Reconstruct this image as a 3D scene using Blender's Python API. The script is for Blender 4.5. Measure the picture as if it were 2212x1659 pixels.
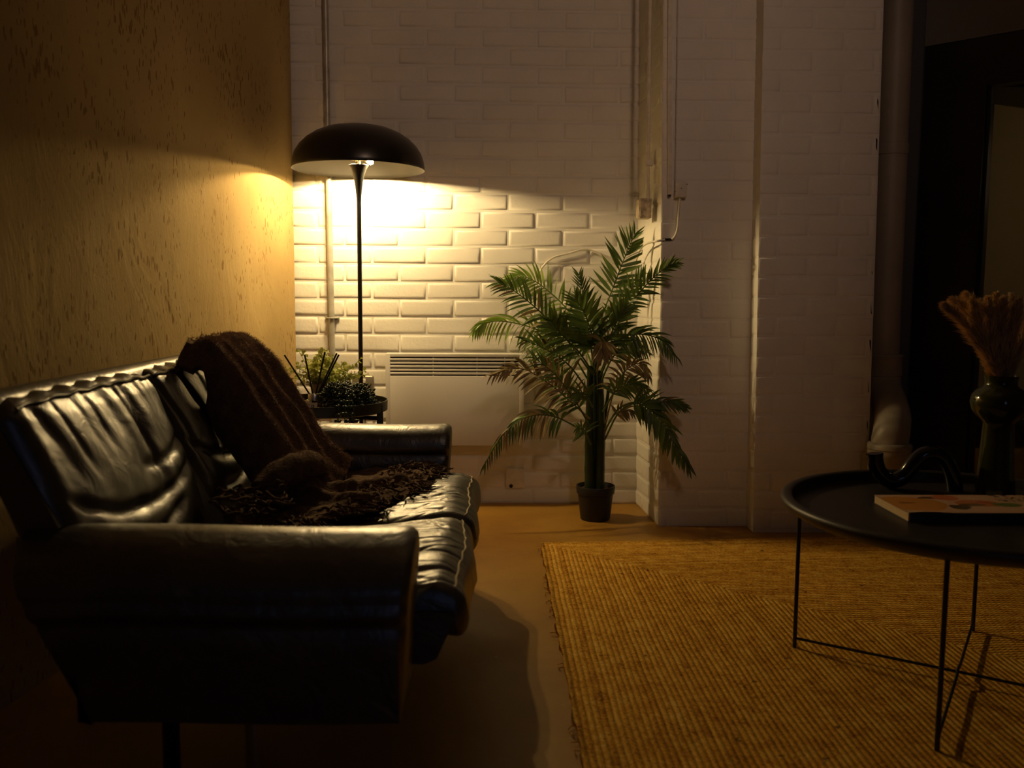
import bpy, bmesh, math, random
import numpy as np
from mathutils import Vector, Matrix, noise

for o in list(bpy.data.objects):
    bpy.data.objects.remove(o)
scene = bpy.context.scene
COL = scene.collection
PI = math.pi

# ------------------------------------------------------------------ camera
H = 0.914
R_ = Vector((0.9997615, -0.02102658, 0.00590213))
U_ = Vector((-0.00377526, 0.09979097, 0.99500126))
F_ = Vector((0.02151045, 0.99478623, -0.09968779))
FPX = 1916.18
cam_data = bpy.data.cameras.new('camera')
cam_data.sensor_width = 36.0
cam_data.lens = FPX / 2212 * 36
cam_data.clip_start = 0.05
cam_data.dof.use_dof = True
cam_data.dof.focus_distance = 3.0
cam_data.dof.aperture_fstop = 3.2
cam = bpy.data.objects.new('camera', cam_data)
COL.objects.link(cam)
cam.matrix_world = Matrix(((R_.x, U_.x, -F_.x, 0), (R_.y, U_.y, -F_.y, 0), (R_.z, U_.z, -F_.z, H), (0, 0, 0, 1)))
scene.camera = cam


def at(px, py, Y):
    """point of the room at depth Y seen at photograph position (px, py)"""
    d = F_ + R_ * ((px - 1106) / FPX) - U_ * ((py - 829.5) / FPX)
    return Vector((0, 0, H)) + d * (Y / d.y)


# ------------------------------------------------------------------ world, light levels, exposure
world = bpy.data.worlds.new('world')
scene.world = world
world.use_nodes = True
bg = world.node_tree.nodes['Background']
bg.inputs[0].default_value = (0.35, 0.5, 1.0, 1)
bg.inputs[1].default_value = 0.0006
scene.view_settings.view_transform = 'Standard'
scene.view_settings.look = 'None'
scene.view_settings.gamma = 1
scene.view_settings.exposure = 0.0
BULB_POWER = 3900.0
WINDOW_POWER = 0.65
FILL_SPOT_POWER = 60.0
BACKROOM_FILL_POWER = 0.85

# ------------------------------------------------------------------ materials


class NT:
    def __init__(self, name):
        self.m = bpy.data.materials.new(name)
        self.m.use_nodes = True
        self.t = self.m.node_tree
        self.b = self.t.nodes['Principled BSDF']
        self.out = self.t.nodes['Material Output']
        self.tc = self.n('ShaderNodeTexCoord')

    def n(self, kind, **kw):
        nd = self.t.nodes.new(kind)
        for k, v in kw.items():
            setattr(nd, k, v)
        return nd

    def l(self, a, b):
        self.t.links.new(a, b)

    def set(self, **kw):
        for k, v in kw.items():
            self.b.inputs[k.replace('_', ' ')].default_value = v

    def math(self, op, a, b=None, c=None):
        nd = self.n('ShaderNodeMath', operation=op)
        for i, x in enumerate((a, b, c)):
            if x is None:
                continue
            if isinstance(x, (int, float)):
                nd.inputs[i].default_value = x
            else:
                self.l(x, nd.inputs[i])
        return nd.outputs[0]

    def coords(self, scale=(1, 1, 1)):
        mp = self.n('ShaderNodeMapping')
        mp.inputs['Scale'].default_value = scale
        self.l(self.tc.outputs['Object'], mp.inputs['Vector'])
        return mp.outputs[0]

    def noise(self, scale, detail=4, rough=.55, vec=None, distort=0):
        nd = self.n('ShaderNodeTexNoise')
        nd.inputs['Scale'].default_value = scale
        nd.inputs['Detail'].default_value = detail
        nd.inputs['Roughness'].default_value = rough
        nd.inputs['Distortion'].default_value = distort
        self.l(vec if vec is not None else self.tc.outputs['Object'], nd.inputs['Vector'])
        return nd.outputs['Fac']

    def ramp(self, fac, stops):
        nd = self.n('ShaderNodeValToRGB')
        r = nd.color_ramp
        while len(r.elements) < len(stops):
            r.elements.new(.5)
        for e, (p, c) in zip(r.elements, stops):
            e.position = p
            e.color = (c[0], c[1], c[2], 1)
        self.l(fac, nd.inputs[0])
        return nd.outputs[0]

    def mix(self, fac, a, b):
        nd = self.n('ShaderNodeMix', data_type='RGBA')
        for i, x in ((0, fac), (6, a), (7, b)):
            if isinstance(x, (int, float)):
                nd.inputs[i].default_value = x
            elif isinstance(x, tuple):
                nd.inputs[i].default_value = (x[0], x[1], x[2], 1)
            else:
                self.l(x, nd.inputs[i])
        return nd.outputs[2]

    def bump(self, height, strength=.3, dist=.01, prev=None):
        nd = self.n('ShaderNodeBump')
        nd.inputs['Strength'].default_value = strength
        nd.inputs['Distance'].default_value = dist
        self.l(height, nd.inputs['Height'])
        if prev is not None:
            self.l(prev, nd.inputs['Normal'])
        return nd.outputs[0]

    def normal(self, nrm):
        self.l(nrm, self.b.inputs['Normal'])

    def color(self, c):
        self.l(c, self.b.inputs['Base Color'])


def simple(name, col, rough=.5, metal=0.0, spec=.5, bump=None, vary=0.0, vscale=8):
    k = NT(name)
    k.set(Roughness=rough, Metallic=metal, Specular_IOR_Level=spec)
    if vary:
        f = k.noise(vscale, 5)
        c0 = tuple(x * (1 - vary) for x in col)
        c1 = tuple(min(1, x * (1 + vary)) for x in col)
        k.color(k.ramp(f, [(.3, c0), (.7, c1)]))
    else:
        k.b.inputs['Base Color'].default_value = (*col, 1)
    if bump:
        k.normal(k.bump(k.noise(bump[0], 4), bump[1], bump[2]))
    return k.m


def m_painted_brick():
    k = NT('painted_brick')
    k.set(Roughness=.55, Specular_IOR_Level=.35)
    k.color(k.ramp(k.noise(5, 6), [(.25, (.70, .68, .63)), (.7, (.78, .765, .72))]))
    b1 = k.bump(k.noise(70, 5, .6), .35, .004)
    pits = k.n('ShaderNodeTexVoronoi')
    pits.inputs['Scale'].default_value = 42
    k.l(k.tc.outputs['Object'], pits.inputs['Vector'])
    p = k.math('LESS_THAN', pits.outputs['Distance'], .10)
    k.normal(k.bump(p, -.25, .003, b1))
    return k.m


def m_board():
    k = NT('painted_strand_board')
    k.set(Roughness=.9, Specular_IOR_Level=.06)
    flow = k.noise(4, 3, .5, k.coords((1, 1, .6)), 2.0)
    v1 = k.coords((1, 30, 9))
    n1 = k.noise(2.2, 6, .7, v1, 1.6)
    vo = k.n('ShaderNodeTexVoronoi')
    vo.inputs['Scale'].default_value = 1.0
    va = k.n('ShaderNodeVectorMath', operation='MULTIPLY_ADD')
    wv = k.n('ShaderNodeTexNoise')
    wv.inputs['Scale'].default_value = 11
    k.l(k.tc.outputs['Object'], wv.inputs['Vector'])
    k.l(wv.outputs['Color'], va.inputs[0])
    va.inputs[1].default_value = (0, 2.6, 1.0)
    k.l(k.coords((1, 85, 24)), va.inputs[2])
    k.l(va.outputs[0], vo.inputs['Vector'])
    dens = k.math('MULTIPLY_ADD', k.noise(3.2, 4), 1.6, -.46)
    thr = k.math('MULTIPLY', dens, k.math('MULTIPLY_ADD', k.noise(26, 2, .5, k.coords((1, 2, .7))), 1.8, -.35))
    pit = k.math('LESS_THAN', vo.outputs['Distance'], thr)
    base = k.ramp(k.noise(2.2, 3), [(.3, (.38, .265, .115)), (.7, (.46, .335, .15))])
    k.color(k.mix(pit, base, (.25, .155, .055)))
    b = k.bump(n1, .30, .006)
    b = k.bump(flow, .25, .02, b)
    k.normal(k.bump(pit, -.7, .004, b))
    return k.m


def m_floor():
    k = NT('sealed_concrete')
    k.set(Specular_IOR_Level=.4)
    c1 = k.ramp(k.noise(1.7, 7, .62, None, .4), [(.3, (.23, .105, .014)), (.55, (.36, .19, .025)), (.75, (.28, .125, .018))])
    sp = k.noise(60, 4, .7)
    c2 = k.mix(k.math('GREATER_THAN', sp, .68), c1, (.50, .34, .12))
    k.color(c2)
    k.l(k.math('MULTIPLY_ADD', k.noise(3.5, 5), .35, .32), k.b.inputs['Roughness'])
    k.normal(k.bump(k.noise(35, 6, .6), .2, .004))
    return k.m


def m_leather():
    k = NT('black_leather')
    k.set(Specular_IOR_Level=.95, IOR=1.7)
    k.color(k.ramp(k.noise(9, 4), [(.3, (.012, .011, .007)), (.7, (.020, .018, .011))]))
    k.l(k.math('MULTIPLY_ADD', k.noise(14, 4), .12, .31), k.b.inputs['Roughness'])
    vo = k.n('ShaderNodeTexVoronoi', feature='DISTANCE_TO_EDGE')
    vo.inputs['Scale'].default_value = 260
    k.l(k.tc.outputs['Object'], vo.inputs['Vector'])
    g = k.bump(k.math('MINIMUM', vo.outputs['Distance'], .3), .12, .002)
    w = k.noise(16, 5, .55, k.coords((1, 1, 1)), 1.2)
    k.normal(k.bump(w, .28, .012, g))
    return k.m


def m_jute(x0, y1):
    k = NT('braided_jute')
    k.set(Roughness=.9, Specular_IOR_Level=.15)
    sep = k.n('ShaderNodeSeparateXYZ')
    wob = k.n('ShaderNodeTexNoise')
    wob.inputs['Scale'].default_value = 5
    k.l(k.tc.outputs['Object'], wob.inputs['Vector'])
    wadd = k.math('MULTIPLY_ADD', wob.outputs['Fac'], .009, -.0045)
    k.l(k.tc.outputs['Object'], sep.inputs[0])
    X, Y = sep.outputs[0], sep.outputs[1]
    left = k.math('ADD', k.math('SUBTRACT', X, x0), wadd)
    top = k.math('ADD', k.math('SUBTRACT', k.math('MULTIPLY_ADD', X, .069, y1), Y), wadd)
    d = k.math('MINIMUM', left, top)
    isl = k.math('LESS_THAN', left, top)
    along = k.math('ADD', k.math('MULTIPLY', isl, Y), k.math('MULTIPLY', k.math('SUBTRACT', 1.0, isl), X))
    ph = k.math('MULTIPLY', d, 2 * PI / .0148)
    row = k.math('POWER', k.math('MULTIPLY_ADD', k.math('COSINE', ph), -.5, .5), .6)
    rowid = k.math('FLOOR', k.math('DIVIDE', d, .0148))
    skew = k.math('ADD', k.math('MULTIPLY', along, 2 * PI / .017), k.math('MULTIPLY', ph, 1.0))
    strand = k.math('ABSOLUTE', k.math('SINE', k.math('MULTIPLY', k.math('ADD', skew, k.math('MULTIPLY', rowid, 1.7)), .5)))
    fib = k.noise(220, 4, .7)
    h = k.math('ADD', k.math('MULTIPLY', row, .55), k.math('ADD', k.math('MULTIPLY', k.math('MULTIPLY', strand, row), .5), k.math('MULTIPLY', fib, .45)))
    tone = k.math('ADD', k.math('MULTIPLY', k.noise(150, 4, .75), .62), k.math('MULTIPLY', k.noise(24, 4, .7), .38))
    rown = k.n('ShaderNodeTexWhiteNoise', noise_dimensions='1D')
    k.l(rowid, rown.inputs['W'])
    tone2 = k.math('ADD', k.math('MULTIPLY', tone, .93), k.math('MULTIPLY', rown.outputs['Value'], .07))
    c = k.ramp(tone2, [(.36, (.26, .10, .010)), (.46, (.62, .30, .030)), (.54, (.80, .45, .06)), (.66, (.92, .66, .20))])
    gap = k.math('SUBTRACT', 1.0, k.math('MULTIPLY', row, 1.5))
    c = k.mix(k.math('MULTIPLY', k.math('MAXIMUM', gap, 0.0), .42), c, (.20, .085, .012))
    knots = k.math('GREATER_THAN', k.noise(26, 3, .6), .70)
    c = k.mix(k.math('MULTIPLY', knots, .75), c, (.06, .03, .012))
    k.color(c)
    k.normal(k.bump(h, .62, .007))
    return k.m


def m_cover():
    k = NT('printed_cover')
    k.set(Roughness=.45)
    sep = k.n('ShaderNodeSeparateXYZ')
    nz = k.n('ShaderNodeTexNoise')
    nz.inputs['Scale'].default_value = 22
    k.l(k.tc.outputs['Object'], nz.inputs['Vector'])
    wx = k.math('MULTIPLY_ADD', nz.outputs['Fac'], .03, -.015)
    k.l(k.tc.outputs['Object'], sep.inputs[0])
    X = k.math('ADD', sep.outputs[0], wx)
    Y = k.math('ADD', sep.outputs[1], wx)

    def ell(cx, cy, a, b):
        dx = k.math('DIVIDE', k.math('SUBTRACT', X, cx), a)
        dy = k.math('DIVIDE', k.math('SUBTRACT', Y, cy), b)
        r = k.math('ADD', k.math('MULTIPLY', dx, dx), k.math('MULTIPLY', dy, dy))
        return k.math('LESS_THAN', r, 1.0)
    c = (.62, .40, .27)
    for cx, cy, a, b, colr in ((.05, .09, .075, .075, (.58, .26, .05)), (.045, .1, .02, .008, (.25, .10, .02)), (.135, .15, .04, .012, (.10, .05, .02)),
                               (.16, .15, .03, .03, (.52, .17, .07)), (.21, .09, .055, .035, (.50, .18, .07)), (.145, .055, .025, .02, (.09, .06, .02)),
                               (.185, .075, .03, .016, (.16, .09, .03)), (.27, .08, .035, .022, (.14, .20, .04)), (.225, .1, .02, .012, (.40, .07, .04))):
        c = k.mix(ell(cx, cy, a, b), c, colr)
    blot = k.math('MULTIPLY', k.math('GREATER_THAN', k.noise(75, 2), .52), k.math('MULTIPLY', k.math('GREATER_THAN', sep.outputs[0], .275), k.math('GREATER_THAN', sep.outputs[1], .105)))
    c = k.mix(blot, c, (.03, .02, .012))
    k.color(c)
    return k.m


def m_glass(name, col, rough=.03, ior=1.45):
    k = NT(name)
    k.set(Roughness=rough, IOR=ior, Transmission_Weight=1.0)
    k.b.inputs['Base Color'].default_value = (*col, 1)
    return k.m


def m_emit(name, col, strength):
    k = NT(name)
    e = k.n('ShaderNodeEmission')
    e.inputs[0].default_value = (*col, 1)
    e.inputs[1].default_value = strength
    k.l(e.outputs[0], k.out.inputs[0])
    return k.m


def m_leaf(name, c0, c1, rough=.42, trans=.25):
    k = NT(name)
    k.set(Roughness=rough, Specular_IOR_Level=.45)
    c = k.ramp(k.noise(13, 3), [(.3, c0), (.7, c1)])
    k.color(c)
    tr = k.n('ShaderNodeBsdfTranslucent')
    k.l(c, tr.inputs[0])
    ms = k.n('ShaderNodeMixShader')
    ms.inputs[0].default_value = trans
    k.l(k.b.outputs[0], ms.inputs[1])
    k.l(tr.outputs[0], ms.inputs[2])
    k.l(ms.outputs[0], k.out.inputs[0])
    return k.m


BRICK = m_painted_brick()
BOARD = m_board()
FLOOR = m_floor()
LEATHER = m_leather()
M = {
    'ceiling': simple('ceiling_paint', (.78, .75, .70), .8),
    'plaster': simple('wall_plaster', (.55, .52, .48), .7, vary=.06, bump=(30, .2, .004)),
    'cream': simple('cream_paint', (.62, .52, .30), .6),
    'black_satin': simple('black_satin_paint', (.012, .012, .012), .38),
    'black_metal': simple('black_powder_coat', (.010, .010, .010), .42, bump=(300, .08, .001)),
    'tray_metal': simple('charcoal_tray_enamel', (.020, .018, .016), .45, bump=(260, .1, .001)),
    'shade_out': simple('black_shade_enamel', (.012, .009, .007), .30),
    'shade_in': simple('bronze_shade_lining', (.006, .0045, .0022), .6, spec=.12),
    'chrome': simple('brushed_chrome', (.55, .55, .56), .3, metal=1.0),
    'brass': simple('brass_socket', (.75, .60, .35), .25, metal=1.0),
    'galv': simple('painted_steel_conduit', (.42, .41, .37), .42, metal=.35, vary=.3, vscale=14),
    'white_metal': simple('white_heater_enamel', (.74, .73, .70), .38, bump=(400, .05, .001)),
    'white_plastic': simple('white_plastic', (.74, .72, .66), .4),
    'ivory': simple('painted_over_plastic', (.66, .62, .53), .5, vary=.12, vscale=40),
    'dark_hole': simple('dark_cavity', (.02, .018, .014), .9),
    'flaky': simple('flaking_paint_box', (.52, .43, .30), .6, vary=.45, vscale=60, bump=(90, .6, .005)),
    'plate': simple('brushed_steel_plate', (.30, .27, .20), .4, metal=.6, bump=(80, .15, .002)),
    'pipe': simple('painted_soil_pipe', (.30, .26, .21), .5, vary=.10, vscale=6, bump=(60, .15, .003)),
    'thread': simple('tan_stitching', (.62, .52, .34), .7),
    'wood': simple('dark_red_wood', (.10, .035, .02), .45, vary=.25, vscale=20),
    'wool': simple('brown_wool', (.14, .088, .056), .95, spec=.1, vary=.35, vscale=30, bump=(120, .8, .006)),
    'wool_fuzz': simple('brown_wool_fibre', (.30, .195, .125), .9, spec=.15, vary=.3, vscale=40),
    'pot_black': simple('black_plastic_pot', (.012, .012, .012), .5),
    'soil': simple('bark_chips', (.16, .075, .035), .9, vary=.5, vscale=60, bump=(70, .9, .01)),
    'trunk': m_leaf('palm_stalk', (.010, .022, .005), (.022, .042, .008), .45, .0),
    'leaf': m_leaf('palm_leaf', (.055, .098, .018), (.125, .195, .04)),
    'leaf_bright': m_leaf('palm_leaf_light', (.17, .30, .035), (.30, .42, .07), .45, .35),
    'leaf_dry': m_leaf('palm_leaf_faded', (.15, .11, .045), (.30, .225, .09), .55, .2),
    'euca': m_leaf('eucalyptus_leaf', (.30, .34, .07), (.58, .58, .16), .5, .35),
    'succ': m_leaf('succulent_leaf', (.012, .024, .014), (.035, .05, .03), .33, .05),
    'pot_beige': simple('beige_ceramic', (.20, .15, .09), .6, vary=.15, vscale=10),
    'reed': simple('black_reed', (.010, .009, .008), .7),
    'glass': m_glass('clear_glass', (1, .98, .94)),
    'label': simple('cream_label', (.62, .55, .42), .6),
    'ink': simple('black_ink', (.02, .02, .02), .6),
    'liquid': m_glass('amber_oil', (.95, .82, .55), .02, 1.36),
    'paper': simple('page_edges', (.62, .47, .28), .8, vary=.1, vscale=200),
    'cover_back': simple('dark_book_cover', (.05, .05, .055), .5),
    'tube_black': simple('gloss_black_ceramic', (.010, .010, .011), .12),
    'vase': simple('olive_glazed_glass', (.028, .032, .005), .10, spec=.6),
    'pampas': simple('pampas_fibre', (.74, .52, .26), .9, spec=.1, vary=.25, vscale=18),
    'pampas_stem': simple('pampas_stalk', (.30, .19, .09), .8),
    'bulb': m_emit('lit_bulb_glass', (1.0, .705, .315), BULB_POWER),
    'window': m_emit('dusk_window_light', (.30, .50, 1.0), WINDOW_POWER),
    'lining': simple('blue_grey_lining', (.10, .105, .115), .6),
    'plaster_shaded': simple('plaster_shade_tone', (.17, .155, .135), .75, vary=.06, bump=(30, .2, .004)),  # plaster copy darkened to stand for the low light over the door
    'furn': simple('dark_fabric', (.018, .018, .020), .85),
}

# ------------------------------------------------------------------ mesh helpers


class MB:
    def __init__(self):
        self.v = []
        self.f = []
        self.mi = []

    def add(self, vs, fs, mi=0):
        o = len(self.v)
        self.v.extend(tuple(map(float, x)) for x in vs)
        self.f.extend(tuple(i + o for i in f) for f in fs)
        self.mi.extend([mi] * len(fs))
        return self

    def box(self, x0, x1, y0, y1, z0, z1, bev=0.0, mi=0):
        bm = bmesh.new()
        bmesh.ops.create_cube(bm, size=1)
        for v in bm.verts:
            v.co = Vector(((x0 + x1) / 2 + v.co.x * (x1 - x0), (y0 + y1) / 2 + v.co.y * (y1 - y0), (z0 + z1) / 2 + v.co.z * (z1 - z0)))
        if bev:
            bmesh.ops.bevel(bm, geom=bm.edges[:], offset=bev, segments=3, profile=.5, affect='EDGES')
        self.bm(bm, mi)
        return self

    def bm(self, bm, mi=0):
        bm.verts.index_update()
        self.add([v.co[:] for v in bm.verts], [[v.index for v in f.verts] for f in bm.faces], mi)
        bm.free()

    def tube(self, pts, r, n=10, cap=True, mi=0, flat=1.0):
        pts = [Vector(p) for p in pts]
        rs = r if isinstance(r, (list, tuple)) else [r] * len(pts)
        rings = []
        prev = None
        for i, p in enumerate(pts):
            t = (pts[min(i + 1, len(pts) - 1)] - pts[max(i - 1, 0)]).normalized()
            if prev is None:
                a = Vector((0, 0, 1)) if abs(t.z) < .9 else Vector((1, 0, 0))
                prev = t.cross(a).normalized()
            nrm = (prev - t * prev.dot(t)).normalized()
            b = t.cross(nrm)
            prev = nrm
            rings.append([p + (nrm * math.cos(2 * PI * k / n) + b * flat * math.sin(2 * PI * k / n)) * rs[i] for k in range(n)])
        vs = [q for ring in rings for q in ring]
        fs = []
        for i in range(len(pts) - 1):
            for k in range(n):
                fs.append((i * n + k, i * n + (k + 1) % n, (i + 1) * n + (k + 1) % n, (i + 1) * n + k))
        if cap:
            fs.append(tuple(range(n - 1, -1, -1)))
            e = (len(pts) - 1) * n
            fs.append(tuple(e + k for k in range(n)))
        return self.add(vs, fs, mi)

    def lathe(self, prof, c, n=48, mi=None):
        vs, fs, ms = [], [], []
        idx = []
        for (r, z) in prof:
            if r < 1e-6:
                idx.append([len(vs)])
                vs.append((c[0], c[1], c[2] + z))
            else:
                idx.append(list(range(len(vs), len(vs) + n)))
                for k in range(n):
                    a = 2 * PI * k / n
                    vs.append((c[0] + r * math.cos(a), c[1] + r * math.sin(a), c[2] + z))
        for i in range(len(prof) - 1):
            A, B = idx[i], idx[i + 1]
            for k in range(n):
                q = (k + 1) % n
                if len(A) == 1 and len(B) == 1:
                    continue
                if len(A) == 1:
                    fs.append((A[0], B[q], B[k]))
                elif len(B) == 1:
                    fs.append((A[k], A[q], B[0]))
                else:
                    fs.append((A[k], A[q], B[q], B[k]))
                ms.append(mi[i] if mi else 0)
        o = len(self.v)
        self.v.extend(vs)
        self.f.extend(tuple(i + o for i in f) for f in fs)
        self.mi.extend(ms)
        return self

    def sphere(self, c, r, sx=1, sy=1, sz=1, sub=2, mi=0, rot=None):
        bm = bmesh.new()
        bmesh.ops.create_icosphere(bm, subdivisions=sub, radius=1)
        for v in bm.verts:
            p = Vector((v.co.x * sx * r, v.co.y * sy * r, v.co.z * sz * r))
            if rot is not None:
                p = rot @ p
            v.co = p + Vector(c)
        self.bm(bm, mi)
        return self

    def loft(self, rings, closed=True, cap=True, mi=0):
        n = len(rings[0])
        vs = [q for r in rings for q in r]
        fs = []
        for i in range(len(rings) - 1):
            for k in range(n if closed else n - 1):
                q = (k + 1) % n
                fs.append((i * n + k, i * n + q, (i + 1) * n + q, (i + 1) * n + k))
        if cap and closed:
            fs.append(tuple(range(n - 1, -1, -1)))
            e = (len(rings) - 1) * n
            fs.append(tuple(e + k for k in range(n)))
        return self.add(vs, fs, mi)


def place(o, parent):
    COL.objects.link(o)
    if parent is not None:
        o.parent = parent


def origin_of(parent):
    p = Vector((0, 0, 0))
    while parent is not None:
        p = p + parent.location
        parent = parent.parent
    return p


def obj(name, mb, mats, parent=None, smooth=True, fix=True, loc=None, sharp=40, wn=False):
    """links the builder as ONE mesh object; the builder holds room coordinates"""
    o_ = origin_of(parent) + (Vector(loc) if loc is not None else Vector((0, 0, 0)))
    me = bpy.data.meshes.new(name)
    me.from_pydata([(x - o_.x, y - o_.y, z - o_.z) for x, y, z in mb.v], [], mb.f)
    if not isinstance(mats, (list, tuple)):
        mats = [mats]
    for m in mats:
        me.materials.append(m)
    if len(mats) > 1:
        me.polygons.foreach_set('material_index', mb.mi)
    if fix:
        bm = bmesh.new()
        bm.from_mesh(me)
        bmesh.ops.recalc_face_normals(bm, faces=bm.faces[:])
        bm.to_mesh(me)
        bm.free()
    if smooth:
        me.polygons.foreach_set('use_smooth', [True] * len(me.polygons))
        if sharp:
            me.set_sharp_from_angle(angle=math.radians(sharp))
    me.update()
    ob = bpy.data.objects.new(name, me)
    place(ob, parent)
    if loc is not None:
        ob.location = loc
    return ob


def tag(o, label=None, cat=None, group=None, kind=None):
    if label:
        o['label'] = label
    if cat:
        o['category'] = cat
    if group:
        o['group'] = group
    if kind:
        o['kind'] = kind
    return o


def thing(name, label, cat, loc, group=None):
    o = bpy.data.objects.new(name, None)
    o.empty_display_size = .05
    o.location = loc
    COL.objects.link(o)
    return tag(o, label, cat, group)


def struct(name, mb, mats, label, cat, **kw):
    return tag(obj(name, mb, mats, **kw), label, cat, kind='structure')


def catmull(pts, n):
    P = [Vector(p) for p in pts]
    P = [P[0] * 2 - P[1]] + P + [P[-1] * 2 - P[-2]]
    out = []
    m = len(P) - 3
    for i in range(n):
        s = i / (n - 1) * m
        k = min(int(s), m - 1)
        t = s - k
        a, b, c, d = P[k:k + 4]
        out.append(.5 * ((2 * b) + (c - a) * t + (2 * a - 5 * b + 4 * c - d) * t * t + (3 * b - a - 3 * c + d) * t ** 3))
    return out


def rounded_block(h, r, n, warp):
    """closed pillow: cube surface of half sizes h rounded by r, then each point sent through warp(x, y, z)"""
    vs, fs, key = [], [], {}

    def vid(p):
        kk = tuple(round(x, 5) for x in p)
        if kk not in key:
            key[kk] = len(vs)
            vs.append(p)
        return key[kk]
    for ax in range(3):
        a1, a2 = (ax + 1) % 3, (ax + 2) % 3
        n1, n2 = n[a1], n[a2]
        for s in (-1, 1):
            g = []
            for i in range(n1 + 1):
                rowv = []
                for j in range(n2 + 1):
                    p = [0, 0, 0]
                    p[ax] = s
                    p[a1] = -1 + 2 * i / n1
                    p[a2] = -1 + 2 * j / n2
                    rowv.append(vid(tuple(p)))
                g.append(rowv)
            for i in range(n1):
                for j in range(n2):
                    q = (g[i][j], g[i + 1][j], g[i + 1][j + 1], g[i][j + 1])
                    fs.append(q if s > 0 else q[::-1])
    out = []
    for p in vs:
        q = Vector((p[0] * h[0], p[1] * h[1], p[2] * h[2]))
        c = Vector([max(-(h[i] - r), min(h[i] - r, q[i])) for i in range(3)])
        d = q - c
        if d.length > 1e-9:
            q = c + d.normalized() * r
        out.append(warp(q.x, q.y, q.z))
    mb = MB()
    mb.add(out, fs)
    return mb


def sstep(a, b, x):
    t = max(0.0, min(1.0, (x - a) / (b - a)))
    return t * t * (3 - 2 * t)


# ------------------------------------------------------------------ the setting
LX0, LSL = -.845, .12           # left wall: X at the back corner and how fast it runs outwards towards the viewer


def left_x(Y):
    return LX0 - LSL * (3.84 - Y)


def bricks(mb, P, u0, u1, z0, z1, uref, zref, depth, jit, seed, L=.2325, C=.0752, m=.0105):
    """P(u, z, d): point at run u, height z, d out of the mortar face"""
    rnd = random.Random(seed)
    mb.add([P(u0, z0, 0), P(u1, z0, 0), P(u1, z1, 0), P(u0, z1, 0)], [(0, 1, 2, 3)])
    k0 = math.floor((z0 - zref) / C)
    k = k0
    while zref + k * C < z1:
        a0, a1 = max(z0, zref + k * C), min(z1, zref + (k + 1) * C)
        off = uref + (L / 2 if k % 2 else 0)
        j = math.floor((u0 - off) / L)
        while off + j * L < u1:
            b0, b1 = max(u0, off + j * L), min(u1, off + (j + 1) * L)
            j += 1
            if b1 - b0 < .02 or a1 - a0 < .015:
                continue
            mm = m * rnd.uniform(.75, 1.2)
            q0 = b0 + (mm / 2 if b0 > u0 else 0)
            q1 = b1 - (mm / 2 if b1 < u1 else 0)
            c0 = a0 + (mm / 2 if a0 > z0 else 0)
            c1 = a1 - (mm / 2 if a1 < z1 else 0)
            cor = [(q0, c0), (q1, c0), (q1, c1), (q0, c1)]
            cor = [(x + rnd.uniform(-1, 1) * jit, z + rnd.uniform(-1, 1) * jit) for x, z in cor]
            dd = depth * rnd.uniform(.75, 1.15)
            tl = [rnd.uniform(-1, 1) * depth * .12 for _ in range(4)]
            vs = []
            sg = ((1, 1), (-1, 1), (-1, -1), (1, -1))
            for ins, h in ((0, 0.0), (.0022, .55), (.0055, .95), (.012, 1.0)):
                for (x, z), (sx, sz), t in zip(cor, sg, tl):
                    vs.append(P(x + sx * ins, z + sz * ins, h * (dd + t)))
            fs = []
            for r in range(3):
                for c in range(4):
                    fs.append((r * 4 + c, r * 4 + (c + 1) % 4, r * 4 + 4 + (c + 1) % 4, r * 4 + 4 + c))
            fs.append((12, 13, 14, 15))
            mb.add(vs, fs)
        k += 1
    return mb


ZT = 3.0
mb = MB()
mb.add([(-1.9, -3.2, 0), (4.2, -3.2, 0), (4.2, 5.4, 0), (-1.9, 5.4, 0)], [(0, 1, 2, 3)])
struct('floor', mb, FLOOR, 'brown sealed concrete floor running under the sofa and rug', 'floor', fix=False)
mb = MB()
mb.add([(-1.9, -3.2, ZT), (4.2, -3.2, ZT), (4.2, 5.4, ZT), (-1.9, 5.4, ZT)], [(3, 2, 1, 0)])
struct('ceiling', mb, M['ceiling'], 'pale ceiling above the painted brick room', 'ceiling', fix=False)

mb = MB()
bricks(mb, lambda u, z, d: (u, 3.846 - d, z), -.90, .64, 0, ZT, -.287, 1.194, .0050, .0016, 3)
struct('wall_back', mb, BRICK, 'white painted brick wall behind the floor lamp and heater', 'wall', sharp=0)

# left wall of painted strand board, a sheet 12 mm proud
mb = MB()
nseg = 8
ring = []
for i in range(nseg + 1):
    y = 3.825 - i * (3.825 + 3.2) / nseg
    ring.append((left_x(y), y))
pts = ring + [(x - .1, y) for x, y in reversed(ring)]
mb.loft([[(x, y, 0) for x, y in pts], [(x, y, ZT) for x, y in pts]])
struct('wall_left', mb, BOARD, 'cream painted strand board wall behind the leather sofa', 'wall', smooth=False)

# two brick piers standing forward of the back wall; both lean a touch
LEAN = .0128


def lean(x, y, z):
    return (x - LEAN * z, y, z)


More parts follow.
